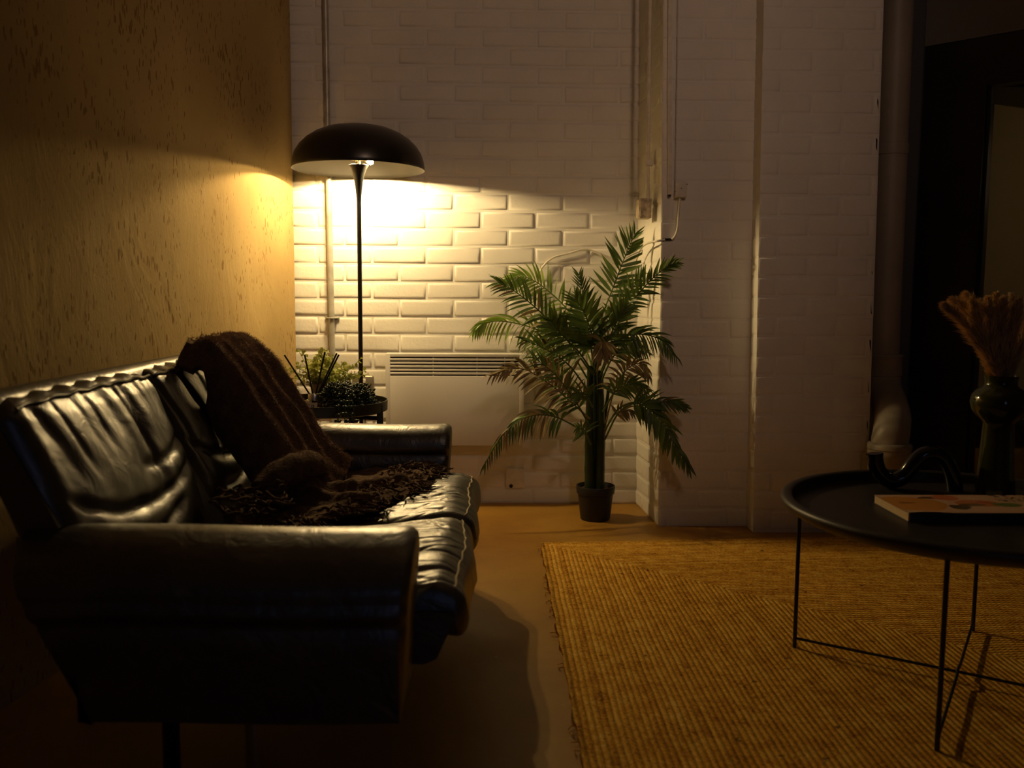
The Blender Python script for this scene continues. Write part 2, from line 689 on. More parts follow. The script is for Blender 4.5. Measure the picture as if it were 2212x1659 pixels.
mb = MB()
bricks(mb, lambda u, z, d: lean(.637 + .028 * (3.846 - u) / .396 - d * .0, u, z) if d == 0 else lean(.637 + .028 * (3.846 - u) / .396 - d, u, z), 3.452, 3.846, 0, ZT, 3.49, 1.194, .0035, .001, 5)
bricks(mb, lambda u, z, d: lean(u, 3.4535 - d, z), .662, 1.03, 0, ZT, .70, 1.20, .0028, .001, 6, m=.009)
struct('wall_pier', mb, BRICK, 'white painted brick pier right of the potted palm', 'wall', sharp=0)
mb = MB()
bricks(mb, lambda u, z, d: lean(1.016 - d, u, z), 3.358, 3.47, 0, ZT, 3.30, 1.215, .002, .001, 7)
bricks(mb, lambda u, z, d: lean(u, 3.358 - d, z), 1.014, 1.4575, 0, ZT, 1.085, 1.215, .0030, .0012, 8, m=.009)
mb.add([lean(1.4575, 3.357, 0), lean(1.4575, 3.95, 0), lean(1.4575, 3.95, ZT), lean(1.4575, 3.357, ZT)], [(0, 1, 2, 3)])
struct('wall_pier.001', mb, BRICK, 'wider white painted brick pier beside the soil pipe', 'wall', sharp=0)

# recess wall behind the soil pipe, then the wall turned 46 degrees that carries the black door
A = Vector((1.708, 3.60))
D2 = Vector((.724, -.690))
N2 = Vector((-.690, -.724))


def ang(t, out, z):
    p = A + D2 * t + N2 * out
    return (p.x, p.y, z)


def angbox(mb, t0, t1, o0, o1, z0, z1, mi=0):
    vs = [ang(t, o, z) for z in (z0, z1) for (t, o) in ((t0, o0), (t1, o0), (t1, o1), (t0, o1))]
    return mb.add(vs, [(3, 2, 1, 0), (4, 5, 6, 7), (0, 1, 5, 4), (1, 2, 6, 5), (2, 3, 7, 6), (3, 0, 4, 7)], mi)


mb = MB()
mb.box(1.40, 1.80, 3.68, 3.78, 0, ZT)
struct('wall_recess', mb, M['plaster'], 'plain plastered recess wall behind the soil pipe', 'wall', smooth=False)
DOOR_T = 1.905
mb = MB()
angbox(mb, -.06, 1.6, -.10, 0, DOOR_T, ZT)
angbox(mb, .98, 1.6, -.10, 0, 0, DOOR_T)
struct('wall_right', mb, M['plaster_shaded'], 'plastered wall darkened for shade over and beside the black glazed door', 'wall', smooth=False)
mb = MB()
angbox(mb, -.05, 0, -.10, .01, 0, ZT)
struct('trim_1', mb, M['lining'], 'narrow dark door lining between soil pipe and black door', 'door lining', smooth=False)

door = thing('door_1', 'black glazed door at the right edge of the room', 'door', ang(.48, -.03, 0))
door['kind'] = 'structure'
mb = MB()
angbox(mb, 0, .225, -.06, -.005, .01, DOOR_T)
angbox(mb, .80, .98, -.06, -.005, .01, DOOR_T)
angbox(mb, .225, .80, -.06, -.005, 1.72, DOOR_T)
angbox(mb, .225, .80, -.06, -.005, .01, .20)
obj('door_frame', mb, M['black_satin'], door, smooth=False)
mb = MB()
angbox(mb, .2255, .2335, -.075, 0.003, .20, 1.72)
angbox(mb, .240, .246, -.075, -.02, .20, 1.72)
obj('glazing_bead', mb, M['black_satin'], door, smooth=False)
mb = MB()
angbox(mb, .2255, .80, -.036, -.032, .20, 1.72)
obj('pane', mb, M['glass'], door, smooth=False)

# the next room, seen through the door
B = at(2040, 400, 4.25)
mb = MB()
e = Vector((B.x + .92 * 1.6, B.y + .39 * 1.6, 0))
q = [(B.x - .1, B.y - .04), (e.x, e.y), (e.x, e.y + .1), (B.x - .1, B.y + .06)]
zt = at(2110, 222, 4.25).z
mb.loft([[(x, y, 0) for x, y in q], [(x, y, zt + .02) for x, y in q]])
struct('wall_far', mb, M['cream'], 'cream wall of the next room seen through the door glass', 'wall', smooth=False)
mb = MB()
mb.box(2.0, 4.15, 4.02, 5.2, zt + .02, zt + .3)
struct('trim_2', mb, M['black_satin'], 'dark bulkhead over the cream wall of the next room', 'bulkhead', smooth=False)
mb = MB()
mb.box(1.75, 4.2, 5.3, 5.4, 0, ZT)
mb.box(4.1, 4.2, -3.2, 5.4, 0, ZT)
struct('wall_beyond', mb, M['plaster'], 'outer walls of the next room and right side', 'wall', smooth=False)
cab = thing('low_cabinet', 'low dark cabinet in the next room under the cream wall', 'cabinet', (2.45, 4.05, 0))
mb = MB()
p = at(2130, 950, 4.0)
mb.box(2.05, 2.95, 3.90, 4.12, .0, at(2200, 920, 3.9).z, .006)
obj('carcass', mb, M['furn'], cab)
mb = MB()
mb.box(2.0, 2.29, 4.0, 4.13, .1, at(2080, 855, 4.0).z, .006)
obj('upstand', mb, M['furn'], cab)
lt = bpy.data.lights.new('next_room_fill', 'POINT')  # added bare fill light without a fixture, brightens the cream wall
lt.energy = BACKROOM_FILL_POWER
lt.color = (1, .72, .36)
lt.shadow_soft_size = .08
lo = bpy.data.objects.new('next_room_fill', lt)
lo.location = (3.3, 3.75, 1.55)
COL.objects.link(lo)

# added unseen fill spot over the viewer, brightens the upper back wall and piers
SP = Vector((.9, -.5, 2.72))
spot = thing('added_fill_spot', 'added unseen fill spot under the ceiling aimed at the back wall', 'fill light', tuple(SP))
aim = (Vector((.02, 3.84, 1.85)) - SP).normalized()
mb = MB()
mb.tube([SP - aim * .13, SP - aim * .12, SP + aim * .02], [.05, .055, .06], 24)
obj('housing', mb, M['black_satin'], spot)  # made-up casing around the added fill light
mb = MB()
mb.tube([SP - aim * .06, Vector((SP.x, SP.y, ZT))], .012, 10)
obj('stalk', mb, M['black_satin'], spot)
lt = bpy.data.lights.new('fill_spot_light', 'SPOT')
lt.energy = FILL_SPOT_POWER
lt.color = (1, .63, .42)
lt.shadow_soft_size = .12
lt.spot_size = math.radians(61)
lt.spot_blend = 1.0
lo = bpy.data.objects.new('fill_spot_light', lt)
lo.matrix_world = Matrix.Translation(aim * .16) @ aim.to_track_quat('-Z', 'Y').to_matrix().to_4x4()
lo.parent = spot
COL.objects.link(lo)

# rear wall behind the viewer with one tall dusk window
mb = MB()
wx0, wx1, wz0, wz1 = .25, .75, .75, 2.2
for a in ((-1.9, wx0, 0, ZT), (wx1, 4.2, 0, ZT), (wx0, wx1, 0, wz0), (wx0, wx1, wz1, ZT)):
    mb.box(a[0], a[1], -3.2, -3.1, a[2], a[3])
struct('wall_rear', mb, M['plaster'], 'plain wall behind the viewer', 'wall', smooth=False)
mb = MB()
mb.add([(wx0, -3.17, wz0), (wx1, -3.17, wz0), (wx1, -3.17, wz1), (wx0, -3.17, wz1)], [(3, 2, 1, 0)])
w = struct('window_1', mb, M['window'], 'tall dusk-lit window in the wall behind the viewer', 'window', smooth=False, fix=False)

# ------------------------------------------------------------------ rug
rug_o = (.176, 1.6, 0)
JUTE = m_jute(0.0, 3.181 - 1.6)
mb = MB()
rnd = random.Random(11)
xs = [.176 + i * (1.72) / 100 for i in range(101)]
ysn = 100


def rug_top(x):
    return 3.181 + .069 * (x - .176)


vs, fs = [], []
edge_j = [rnd.uniform(-.0035, .0035) for _ in range(500)]
for i, x in enumerate(xs):
    for j in range(ysn + 1):
        yt = rug_top(x) + edge_j[i]
        y = .7 + (yt - .7) * j / ysn
        xx = x
        z = .011 + .0015 * noise.noise(Vector((x * 9, y * 9, 0)))
        if i == 0:
            xx += edge_j[(j * 7) % 500] * 1.3
        vs.append((xx, y, z))
N = ysn + 1
for i in range(100):
    for j in range(ysn):
        fs.append((i * N + j, (i + 1) * N + j, (i + 1) * N + j + 1, i * N + j + 1))
o = len(vs)
side = [i * N + ysn for i in range(101)][::-1] + [j for j in range(ysn, -1, -1)][1:]
for s_ in side:
    x, y, z = vs[s_]
    vs.append((x, y, .0005))
for k in range(len(side) - 1):
    fs.append((side[k], side[k + 1], o + k + 1, o + k))
mb.add(vs, fs)
# frayed tufts along the left edge
for k in range(26):
    y = rnd.uniform(1.3, 3.15)
    x0 = .176 + rnd.uniform(-.002, .002)
    mb.tube([(x0 + .004, y, .006), (x0 - rnd.uniform(.004, .012), y + rnd.uniform(-.01, .01), .006), (x0 - rnd.uniform(.006, .02), y + rnd.uniform(-.02, .02), .004)], .0012, 4)
rug = obj('rug', mb, JUTE, None, loc=rug_o, sharp=0, fix=False)
tag(rug, 'golden brown braided jute rug under the coffee table', 'rug')

# ------------------------------------------------------------------ sofa
AY = {'far': (2.675, 2.862), 'near': (1.578, 1.375)}
sofa = thing('sofa', 'black leather two-seat sofa along the left wall', 'sofa', (-.45, 2.09, 0))


def arm_ring(inner, outer, X, sc, zlean=0.0):
    s = 1 if outer > inner else -1
    w = abs(outer - inner)
    prof = [(0, .224), (.0, .34), (.0, .40), (.001, .418), (.007, .426), (.001, .434), (-.003, .448), (-.002, .464), (.005, .480), (.016, .494), (.032, .505), (.052, .512), (.078, .514), (.100, .510), (.122, .501),
            (w - .048, .488), (w - .028, .472), (w - .010, .452), (w - .001, .434), (w - .004, .424), (w - .001, .416), (w + .004, .405), (w + .001, .394), (w - .007, .386), (w - .003, .378), (w - .003, .34), (w - .003, .224)]
    cy, cz = w * .5, .38
    out = []
    for (y, z) in prof:
        yy = cy + (y - cy) * sc[0]
        zz = cz + (z - cz) * sc[1] if z > cz else z
        out.append((X + zlean * (zz - .5), inner + s * yy, zz))
    return out


for nm in ('near', 'far'):
    inner, outer = AY[nm]
    rings = []
    for i in range(30):
        X = -.86 + i * (.71 / 29)
        rings.append(arm_ring(inner, outer, X, (1, 1)))
        rings[-1] = [(max(x, -.62 - .55 * (z - .25)) + .0 if False else x, y, z + .003 * math.sin(x * 9 + 1)) for x, y, z in rings[-1]]
    for a in (.35, .7, 1.0):
        t = a * PI / 2
        rings.append(arm_ring(inner, outer, -.15 + .022 * math.sin(t), (1 - .13 * (1 - math.cos(t)), 1 - .13 * (1 - math.cos(t))), .07))
    # rake the back end
    n0 = 8
    for i in range(n0):
        rings[i] = [(x + max(0, (1 - i / n0)) * (.205 - .52 * (z - .25)), y, z) for x, y, z in rings[i]]
    mb = MB()
    mb.loft(rings)
    obj('armrest', mb, LEATHER, sofa, sharp=75)

# raked back shell
mb = MB()
rings = []
prof = [(-.60, .25), (-.665, .37), (-.755, .55), (-.838, .705), (-.845, .73), (-.862, .742), (-.885, .742), (-.903, .73), (-.905, .71), (-.83, .55), (-.735, .37), (-.665, .25)]
for i, y in enumerate([1.495, 1.505, 1.52] + [1.56 + j * .1 for j in range(13)] + [2.82, 2.845, 2.855]):
    sc = 1 if 1.51 < y < 2.83 else .93
    rings.append([(-.75 + (x + .75) * sc, y, .5 + (z - .5) * sc) for x, z in prof])
mb.loft(rings)
obj('back_frame', mb, LEATHER, sofa, sharp=60)
# base rail
mb = MB()
rings = []
for y in (1.58, 1.8, 2.1, 2.4, 2.69):
    rings.append([(-.64, y, .235), (-.125, y, .235), (-.102, y, .245), (-.068, y, .322), (-.08, y, .332), (-.64, y, .332)])
mb.loft(rings)
obj('base_rail', mb, LEATHER, sofa, smooth=False)


def crease(x, y, ax, ay, bx, by, w):
    dx, dy = bx - ax, by - ay
    L2 = dx * dx + dy * dy
    t = ((x - ax) * dx + (y - ay) * dy) / L2
    f = sstep(-.05, .15, t) * (1 - sstep(.85, 1.05, t))
    t = max(0, min(1, t))
    d2 = (x - ax - t * dx) ** 2 + (y - ay - t * dy) ** 2
    return f * math.exp(-d2 / (w * w))


for ci, (y0, y1) in enumerate(((1.597, 2.132), (2.137, 2.668))):
    rnd = random.Random(40 + ci)
    cr = []
    for k in range(17):       # creases running front to back across the seat
        yy = y0 + .03 + (y1 - y0 - .06) * rnd.random()
        xx = rnd.uniform(-.42, -.12)
        ln = rnd.uniform(.12, .30)
        sl = rnd.gauss(0, .22)
        cr.append((xx - ln / 2, yy - sl * ln / 2, xx + ln / 2, yy + sl * ln / 2, rnd.uniform(.005, .010), rnd.uniform(.0018, .0048)))
    for k in range(46):      # fine skin wrinkles
        yy = y0 + .02 + (y1 - y0 - .04) * rnd.random()
        xx = rnd.uniform(-.45, -.09)
        ln = rnd.uniform(.05, .16)
        sl = rnd.gauss(0, .35)
        cr.append((xx - ln / 2, yy - sl * ln / 2, xx + ln / 2, yy + sl * ln / 2, rnd.uniform(.0032, .0055), rnd.uniform(.0010, .0022)))
    for k in range(9):       # short crossing creases
        yy = y0 + .06 + (y1 - y0 - .12) * rnd.random()
        xx = rnd.uniform(-.40, -.12)
        a = rnd.choice((-1, 1)) * rnd.uniform(.6, 1.1)
        ln = rnd.uniform(.08, .16)
        cr.append((xx - math.cos(a) * ln / 2, yy - math.sin(a) * ln / 2, xx + math.cos(a) * ln / 2, yy + math.sin(a) * ln / 2, .006, rnd.uniform(.002, .004)))
    if ci == 0:
        for yy, dp in ((1.885, .006), (1.79, .005), (1.72, .0045), (1.96, .004)):
            cr.append((-.34, yy + .02, -.05, yy - .012, .0065, dp))
    hx, hy, hz = .32, (y1 - y0) / 2, .033
    cx, cy, cz = -.36, (y0 + y1) / 2, .310

    def warp(x, y, z, cx=cx, cy=cy, cz=cz, hx=hx, hy=hy, cr=cr):
        u, v = x / hx, y / hy
        top = sstep(-.2, .8, z / .033)
        dz = top * .022 * (1 - u ** 8) * (1 - abs(v) ** 3)
        dz += top * .13 * x - top * .008 * sstep(.72, 1.0, u)
        # bullnose: the front rolls over and down
        X, Y, Z = cx + x, cy + y, cz + z + dz
        fr = sstep(.80, 1.0, u)
        Z -= fr * .016 * (1 if z > 0 else .55)
        X += .006 * math.sin(Y * 17 + 1) * fr
        c = 0
        for (ax, ay, bx, by, w, dp) in cr:
            if abs(X - (ax + bx) / 2) < .25:
                c += dp * crease(X, Y, ax, ay, bx, by, w)
        nz = noise.noise(Vector((X * 14, Y * 26, 3.1 + ci))) * .0032 + noise.noise(Vector((X * 9, Y * 60, 7.7))) * .0016
        Z += top * (nz - c)
        X += (1 - top) * fr * noise.noise(Vector((Z * 30, Y * 25, 1.7))) * .004
        return (X, Y, Z)
    mb = rounded_block((hx, hy, hz), .032, (170, 170, 10), warp)
    cu = obj('seat_cushion', mb, LEATHER, sofa, sharp=0)
    # contrast stitching along the front roll
    pts = []
    for i in range(60):
        y = y0 + .02 + (y1 - y0 - .04) * i / 59
        v = (y - cy) / hy
        X, Y, Z = warp(.297 - .012 * abs(v) ** 6 + .0015 * math.sin(i * .7), y - cy, .0322)
        pts.append((X, Y, Z + .0012))
    mb = MB()
    mb.tube(pts, .0022, 6)
    obj('stitching', mb, M['thread'], cu)

for ci, (y0, y1) in enumerate(((1.50, 2.115), (2.125, 2.665))):
    rnd = random.Random(70 + ci)
    hy = (y1 - y0) / 2
    cy = (y0 + y1) / 2
    folds = []
    nfold = 12 if ci == 0 else 7
    for k in range(nfold):
        v0 = -.92 + 1.84 * (k + rnd.uniform(-.45, .45)) / (nfold - 1)
        v1 = v0 * .8 + rnd.uniform(-.12, .2)
        folds.append((v0, v1, rnd.uniform(.018, .055), rnd.uniform(.0025, .0085), rnd.uniform(.25, .95)))
    low = [(-.3, .9, .62, .55, .012), (-.55, .5, .80, .72, .013), (.1, 1.0, .45, .36, .009), (-.9, -.1, .46, .62, .010)]

    def warp(x, y, z, y0=y0, y1=y1, hy=hy, cy=cy, folds=folds, low=low, ci=ci):
        hz = .1875
        c = (z + hz) / (2 * hz)               # 0 seat .. 1 top
        v = y / hy
        fx = -.66 - .137 * c ** 1.05
        Zz = .352 + .372 * c
        front = sstep(-.3, .7, x / .05)
        bul = front * (.028 * math.sin(PI * min(1, c * 1.02)) ** .8) * (1 - abs(v) ** 4)
        X = fx - .05 + x + bul - .012
        d = 0
        s = 1 - c
        for (v0, v1, w, a, ln) in folds:
            vv = v0 + (v1 - v0) * s
            ww = w * (1 + 2.2 * s)
            d += a * math.exp(-((v - vv) / ww) ** 2) * (1 - sstep(ln * .55, ln, s)) * sstep(0.0, .06, s)
        for (a0, a1, s0, s1, a) in low:
            if a0 - .2 < v < a1 + .2:
                t = (v - a0) / (a1 - a0)
                sc = s0 + (s1 - s0) * t + .05 * math.sin(PI * t)
                d += a * math.exp(-((s - sc) / .035) ** 2) * sstep(-.1, .15, t) * (1 - sstep(.85, 1.1, t))
        d -= .004 * noise.noise(Vector((v * 5, s * 5, ci * 3.3)))
        X -= front * d
        top = sstep(.93, 1.0, c)
        Zz += top * (.008 * (1 - v ** 4) + .003 * math.sin(v * 21 + ci))
        Zz -= front * d * .4 * c
        return (X, cy + y, Zz)
    mb = rounded_block((.052, hy, .1875), .034, (10, 120, 80), warp)
    cu = obj('back_cushion', mb, LEATHER, sofa, sharp=0)
    pts = []
    for i in range(70):
        v = -.955 + 1.91 * i / 69
        X, Y, Z = warp(.0425, v * hy, .1775)
        pts.append((X + .002, Y, Z + .0035))
    mb = MB()
    mb.tube(pts, .0036, 8)
    obj('piping', mb, LEATHER, cu)

for (x, y) in ((-.395, 1.425), (-.22, 2.80), (-.56, 2.80), (-.60, 1.60)):
    mb = MB()
    mb.lathe([(0, 0), (.014, 0), (.0155, .003), (.0155, .24), (.0155, .262), (0, .262)], (x, y, 0), 20)
    tag(obj('leg', mb, M['chrome'] if x > -.45 else M['black_metal'], sofa), 'slim chrome tube leg' if x > -.45 else 'slim tube leg blackened as if in shade')  # rear pair coloured black to sink into the shade under the sofa

# ------------------------------------------------------------------ blanket over the far back cushion
blanket = thing('blanket', 'fluffy brown wool throw draped over the far end of the sofa', 'blanket', (-.5, 2.4, .4))
path = catmull([(-.785, .69, 0), (-.797, .74, 0), (-.792, .783, 0), (-.765, .806, 0), (-.73, .800, 0), (-.685, .745, 0), (-.648, .69, 0), (-.608, .63, 0), (-.558, .56, 0), (-.512, .49, 0), (-.475, .44, 0), (-.44, .41, 0), (-.42, .405, 0)], 90)
NU, NV = 110, 90
RIDG = [(.02, 0.0), (.20, 1.0), (.31, .30), (.44, 1.0), (.53, .25), (.68, .95), (.76, .30), (.92, .9), (1.0, .30)]


def ridge(u):
    for (a, ha), (b, hb) in zip(RIDG, RIDG[1:]):
        if u <= b:
            t = max(0, (u - a) / (b - a))
            t = math.sin(t * PI / 2) ** .9 if hb > ha else 1 - math.sin((1 - t) * PI / 2) ** .9
            return ha + (hb - ha) * t
    return .1


def bl_point(u, v):
    i = v * (NV - 1)
    k = min(int(i), NV - 2)
    p = path[k].lerp(path[k + 1], i - k)
    t = (path[k + 1] - path[k]).normalized()
    nx, nz = t.y, -t.x            # outward
    if nx * .5 + nz * .8 < 0:
        nx, nz = -nx, -nz
    top = sstep(.10, .30, v)
    uu = u + .035 * math.sin(v * 5 + u * 4) * top
    amp = .068 * (.15 + .9 * sstep(.25, .6, v))
    off = -(1 - ridge(uu)) * amp + .055 * u * u * sstep(.25, .5, v) - .012
    off += .010 * noise.noise(Vector((u * 6, v * 7, .3))) + .004 * noise.noise(Vector((u * 22, v * 20, 2.3)))
    dz_ = -.062 * max(0, 1 - u / .13) ** 1.5 * sstep(.04, .14, v) * (1 - sstep(.42, .6, v))
    Y = 2.27 + .375 * u + .02 * math.sin(v * 4) * (1 - u) - .03 * sstep(.55, .95, v) * (1 - u)
    return Vector((p.x + nx * off, Y, p.y + nz * off + dz_))


vs = [bl_point(i / (NU - 1), j / (NV - 1)) for i in range(NU) for j in range(NV)]
fs = [(i * NV + j, (i + 1) * NV + j, (i + 1) * NV + j + 1, i * NV + j + 1) for i in range(NU - 1) for j in range(NV - 1)]
# near hem wraps back onto the cushion
o = len(vs)
hem = []
for j in range(NV):
    p = vs[j]
    hem.append(Vector((p.x - .05 * sstep(.3, .55, j / NV), p.y + .02, p.z - .012)))
mb = MB()
mb.add(vs + hem, fs + [(o + j, j, j + 1, o + j + 1) for j in range(NV - 1)])
obj('drape', mb, M['wool'], blanket, sharp=0)


def seat_z(x, y):
    return .368 + .13 * (x + .36) - .02 * sstep(-.14, -.06, x)


def bl_front(y):
    """X of the frayed front edge of the throw on the seat, by depth"""
    pts = ((1.99, -.60), (2.04, -.47), (2.10, -.40), (2.18, -.32), (2.26, -.26), (2.34, -.205), (2.42, -.20), (2.50, -.17), (2.62, -.16))
    for (a, xa), (b, xb) in zip(pts, pts[1:]):
        if y <= b:
            return xa + (xb - xa) * (y - a) / (b - a)
    return -.16


rnd = random.Random(5)
NA, NB = 90, 90
vs = []
for i in range(NA):
    y = 2.0 + .655 * i / (NA - 1)
    xf = bl_front(y)
    for j in range(NB):
        s = j / (NB - 1)
        x = -.645 + (xf + .645) * s
        h = .016 + .012 * noise.noise(Vector((x * 14, y * 18, 1))) + .010 * abs(noise.noise(Vector((x * 30, y * 34, 5)))) + .035 * math.exp(-((x + .50) / .06) ** 2) * sstep(2.15, 2.4, y)
        h += .022 * math.exp(-((y - 2.40 - .1 * (x + .3)) / .022) ** 2) * sstep(-.55, -.4, x) * (1 - sstep(-.24, -.18, x))
        h += .020 * math.exp(-((y - 2.24 + .5 * (x + .35)) / .02) ** 2) * sstep(-.6, -.45, x)
        h *= sstep(0, .10, 1 - s) * .8 + .2
        h *= sstep(0, .06, i / (NA - 1)) * .8 + .2
        vs.append((x + .006 * noise.noise(Vector((y * 60, 3, x * 9))), y, seat_z(x, y) + max(.004, h)))
fs = [(i * NB + j, (i + 1) * NB + j, (i + 1) * NB + j + 1, i * NB + j + 1) for i in range(NA - 1) for j in range(NB - 1)]
mb = MB()
mb.add(vs, fs)
obj('spread', mb, M['wool'], blanket, sharp=0)
# rolled lump where the drape meets the seat
mb = MB()
pts = catmull([(-.58, 2.16, .43), (-.535, 2.23, .455), (-.50, 2.32, .462), (-.485, 2.40, .447), (-.475, 2.47, .432)], 30)
mb.tube(pts, [.006 + .036 * math.sin(PI * min(1, .08 + i / 31)) ** .6 for i in range(30)], 18)
mb.v = [tuple(Vector(p) + Vector((noise.noise(Vector(p) * 22), noise.noise(Vector(p) * 22 + Vector((5, 0, 0))), noise.noise(Vector(p) * 22 + Vector((0, 9, 0))))) * .008) for p in mb.v]
obj('roll', mb, M['wool'], blanket, sharp=0)

# fringe: twisted strands round the front hem, and loose fibres standing off the pile
mb = MB()
for k in range(330):
    y = 2.0 + .64 * rnd.random()
    back = rnd.random() ** 1.6 * .16
    x = bl_front(y) - back
    if x < -.62:
        continue
    a = math.atan2(-1, 1.0) * .6 + rnd.gauss(0, .7)
    L = rnd.uniform(.03, .075) * (1 if back < .05 else .8)
    z = seat_z(x, y) + rnd.uniform(.006, .034) * (1 if back > .02 else .5)
    p = Vector((x, y, z))
    pts = [p.copy()]
    for s in range(6):
        a += rnd.gauss(0, .45)
        p = p + Vector((math.cos(a) * L / 6, math.sin(a) * L / 6, rnd.gauss(0, .003) - .0015))
        p.z = max(p.z, seat_z(p.x, p.y) + .004)
        pts.append(p.copy())
    r = rnd.uniform(.0016, .0042)
    mb.tube(pts, [r, r * 1.1, r * .9, r, r * .8, r * .7, r * .3], 5)
for k in range(60):            # small tangle at the near hem
    p = Vector((rnd.uniform(-.63, -.50), rnd.uniform(2.0, 2.16), .40 + rnd.uniform(0, .05)))
    a = rnd.uniform(0, 6.3)
    pts = [p.copy()]
    for s in range(6):
        a += rnd.gauss(0, .6)
        p = p + Vector((math.cos(a) * .009, math.sin(a) * .009, rnd.gauss(0, .004)))
        p.z = max(p.z, .397)
        pts.append(p.copy())
    r = rnd.uniform(.002, .005)
    mb.tube(pts, [r, r * 1.1, r, r, r * .9, r * .7, r * .3], 5)
tag(obj('fringe', mb, M['wool'], blanket, sharp=0, fix=False), kind='stuff')

mb = MB()
cam_p = Vector((0, 0, H))
nf = 0
while nf < 42000:
    u, v = rnd.random(), rnd.uniform(.06, 1)
    p = bl_point(u, v)
    e1 = bl_point(min(1, u + .01), v) - bl_point(max(0, u - .01), v)
    e2 = bl_point(u, min(1, v + .01)) - bl_point(u, max(0, v - .01))
    n = e1.cross(e2)
    if n.length < 1e-9:
        continue
    n.normalize()
    if n.x * .5 + n.z * .6 - n.y * .1 < 0:
        n = -n
    d = (n + Vector((rnd.gauss(0, .5), rnd.gauss(0, .5), rnd.gauss(-.2, .4)))).normalized()
    L = rnd.uniform(.005, .015)
    s = d.cross(Vector((rnd.gauss(0, 1), rnd.gauss(0, 1), rnd.gauss(0, 1)))).normalized() * .00035
    q = p + d * L * .6
    r2 = p + d * L + Vector((0, 0, -L * .25))
    mb.add([p - s, p + s, q + s * .7, q - s * .7, r2], [(0, 1, 2, 3), (3, 2, 4)])
    nf += 1
base_pts = pts = catmull([(-.58, 2.16, .43), (-.535, 2.23, .455), (-.50, 2.32, .462), (-.485, 2.40, .447), (-.475, 2.47, .432)], 60)
for k in range(5000):
    i = rnd.randrange(3, 57)
    a = rnd.uniform(-.6, 3.6)
    n = Vector((math.cos(a), rnd.gauss(0, .2), math.sin(a))).normalized()
    rr = .006 + .036 * math.sin(PI * min(1, .08 + i / 62)) ** .6
    p = base_pts[i] + n * rr
    d = (n + Vector((rnd.gauss(0, .5), rnd.gauss(0, .5), rnd.gauss(0, .4)))).normalized()
    L = rnd.uniform(.004, .012)
    s = d.cross(Vector((rnd.gauss(0, 1), rnd.gauss(0, 1), rnd.gauss(0, 1)))).normalized() * .00035
    mb.add([p - s, p + s, p + d * L], [(0, 1, 2)])
tag(obj('pile', mb, M['wool_fuzz'], blanket, smooth=False, fix=False), kind='stuff')

# ------------------------------------------------------------------ floor lamp
LY = 3.565
LC = Vector((at(775, 400, LY).x, LY, 0))
RIM = at(771, 366, LY).z
lamp = thing('floor_lamp', 'black mushroom-shaded floor lamp glowing in the corner', 'floor lamp', (LC.x, LC.y, 0))
mb = MB()
mb.lathe([(0, 0), (.135, 0), (.14, .006), (.138, .016), (.05, .024), (.012, .03), (0, .03)], LC, 48)
obj('base', mb, M['black_metal'], lamp)
mb = MB()
mb.lathe([(0, .028), (.0088, .028), (.0088, RIM - .125), (.0088, RIM - .122), (0, RIM - .122)], LC, 24)
obj('pole', mb, M['black_metal'], lamp)
mb = MB()
mb.lathe([(.0088, RIM - .128), (.0092, RIM - .118), (.0105, RIM - .10), (.0132, RIM - .075), (.0175, RIM - .045), (.0235, RIM - .018), (.031, RIM + .002), (.038, RIM + .0125), (.0395, RIM + .0155), (.038, RIM + .017), (0, RIM + .017)], LC, 32)
obj('stem', mb, M['black_metal'], lamp)
KS = 1.055
prof_o = [(.2445, -.002), (.2455, .0), (.2448, .012), (.2415, .033), (.233, .058), (.217, .083), (.193, .107), (.160, .129), (.118, .1465), (.070, .157), (.030, .160), (0, .1605)]
prof_i = [(0, .157), (.030, .1565), (.070, .1535), (.117, .143), (.158, .1255), (.190, .104), (.214, .081), (.230, .057), (.2385, .033), (.242, .012), (.2428, .0), (.2445, -.002)]
prof_o = [(a * KS, b * KS) for a, b in prof_o]
prof_i = [(a * KS, b * KS) for a, b in prof_i]
mb = MB()
mb.lathe(prof_o + prof_i, (LC.x, LC.y, RIM), 72, [0] * (len(prof_o)) + [1] * (len(prof_i) - 1))
obj('shade', mb, [M['shade_out'], M['shade_in']], lamp)
bulbs = [(.048, -.006, .029), (-.042, -.032, .056), (-.014, .046, .062)]
mb = MB()
mb.lathe([(0, .02), (.009, .02), (.009, .035), (.006, .037), (.006, .156), (0, .156)], (LC.x, LC.y, RIM), 16)
obj('centre_post', mb, M['brass'], lamp)
for (x, y, z) in bulbs:
    mb = MB()
    c = Vector((LC.x, LC.y, RIM + .036))
    bpt = Vector((LC.x + x, LC.y + y, RIM + z))
    mid = c.lerp(bpt, .62)
    mb.tube([c, Vector((mid.x, mid.y, c.z))], .0032, 8)
    mb.tube([Vector((mid.x, mid.y, c.z)), c.lerp(bpt, .74)], .0075, 10)
    so = obj('socket', mb, M['brass'], lamp)
    mb = MB()
    mb.sphere(bpt, .0125, 1, 1, 1, 1)
    obj('bulb', mb, M['bulb'], so)
# cable on the floor to the wall socket
mb = MB()
pts = catmull([(LC.x - .02, LC.y + .13, .006), (LC.x - .03, 3.76, .006), (-.59, 3.80, .05), (-.565, 3.825, .25), (-.545, 3.83, .48)], 40)
mb.tube(pts, .003, 6)
obj('cord', mb, M['black_satin'], lamp)

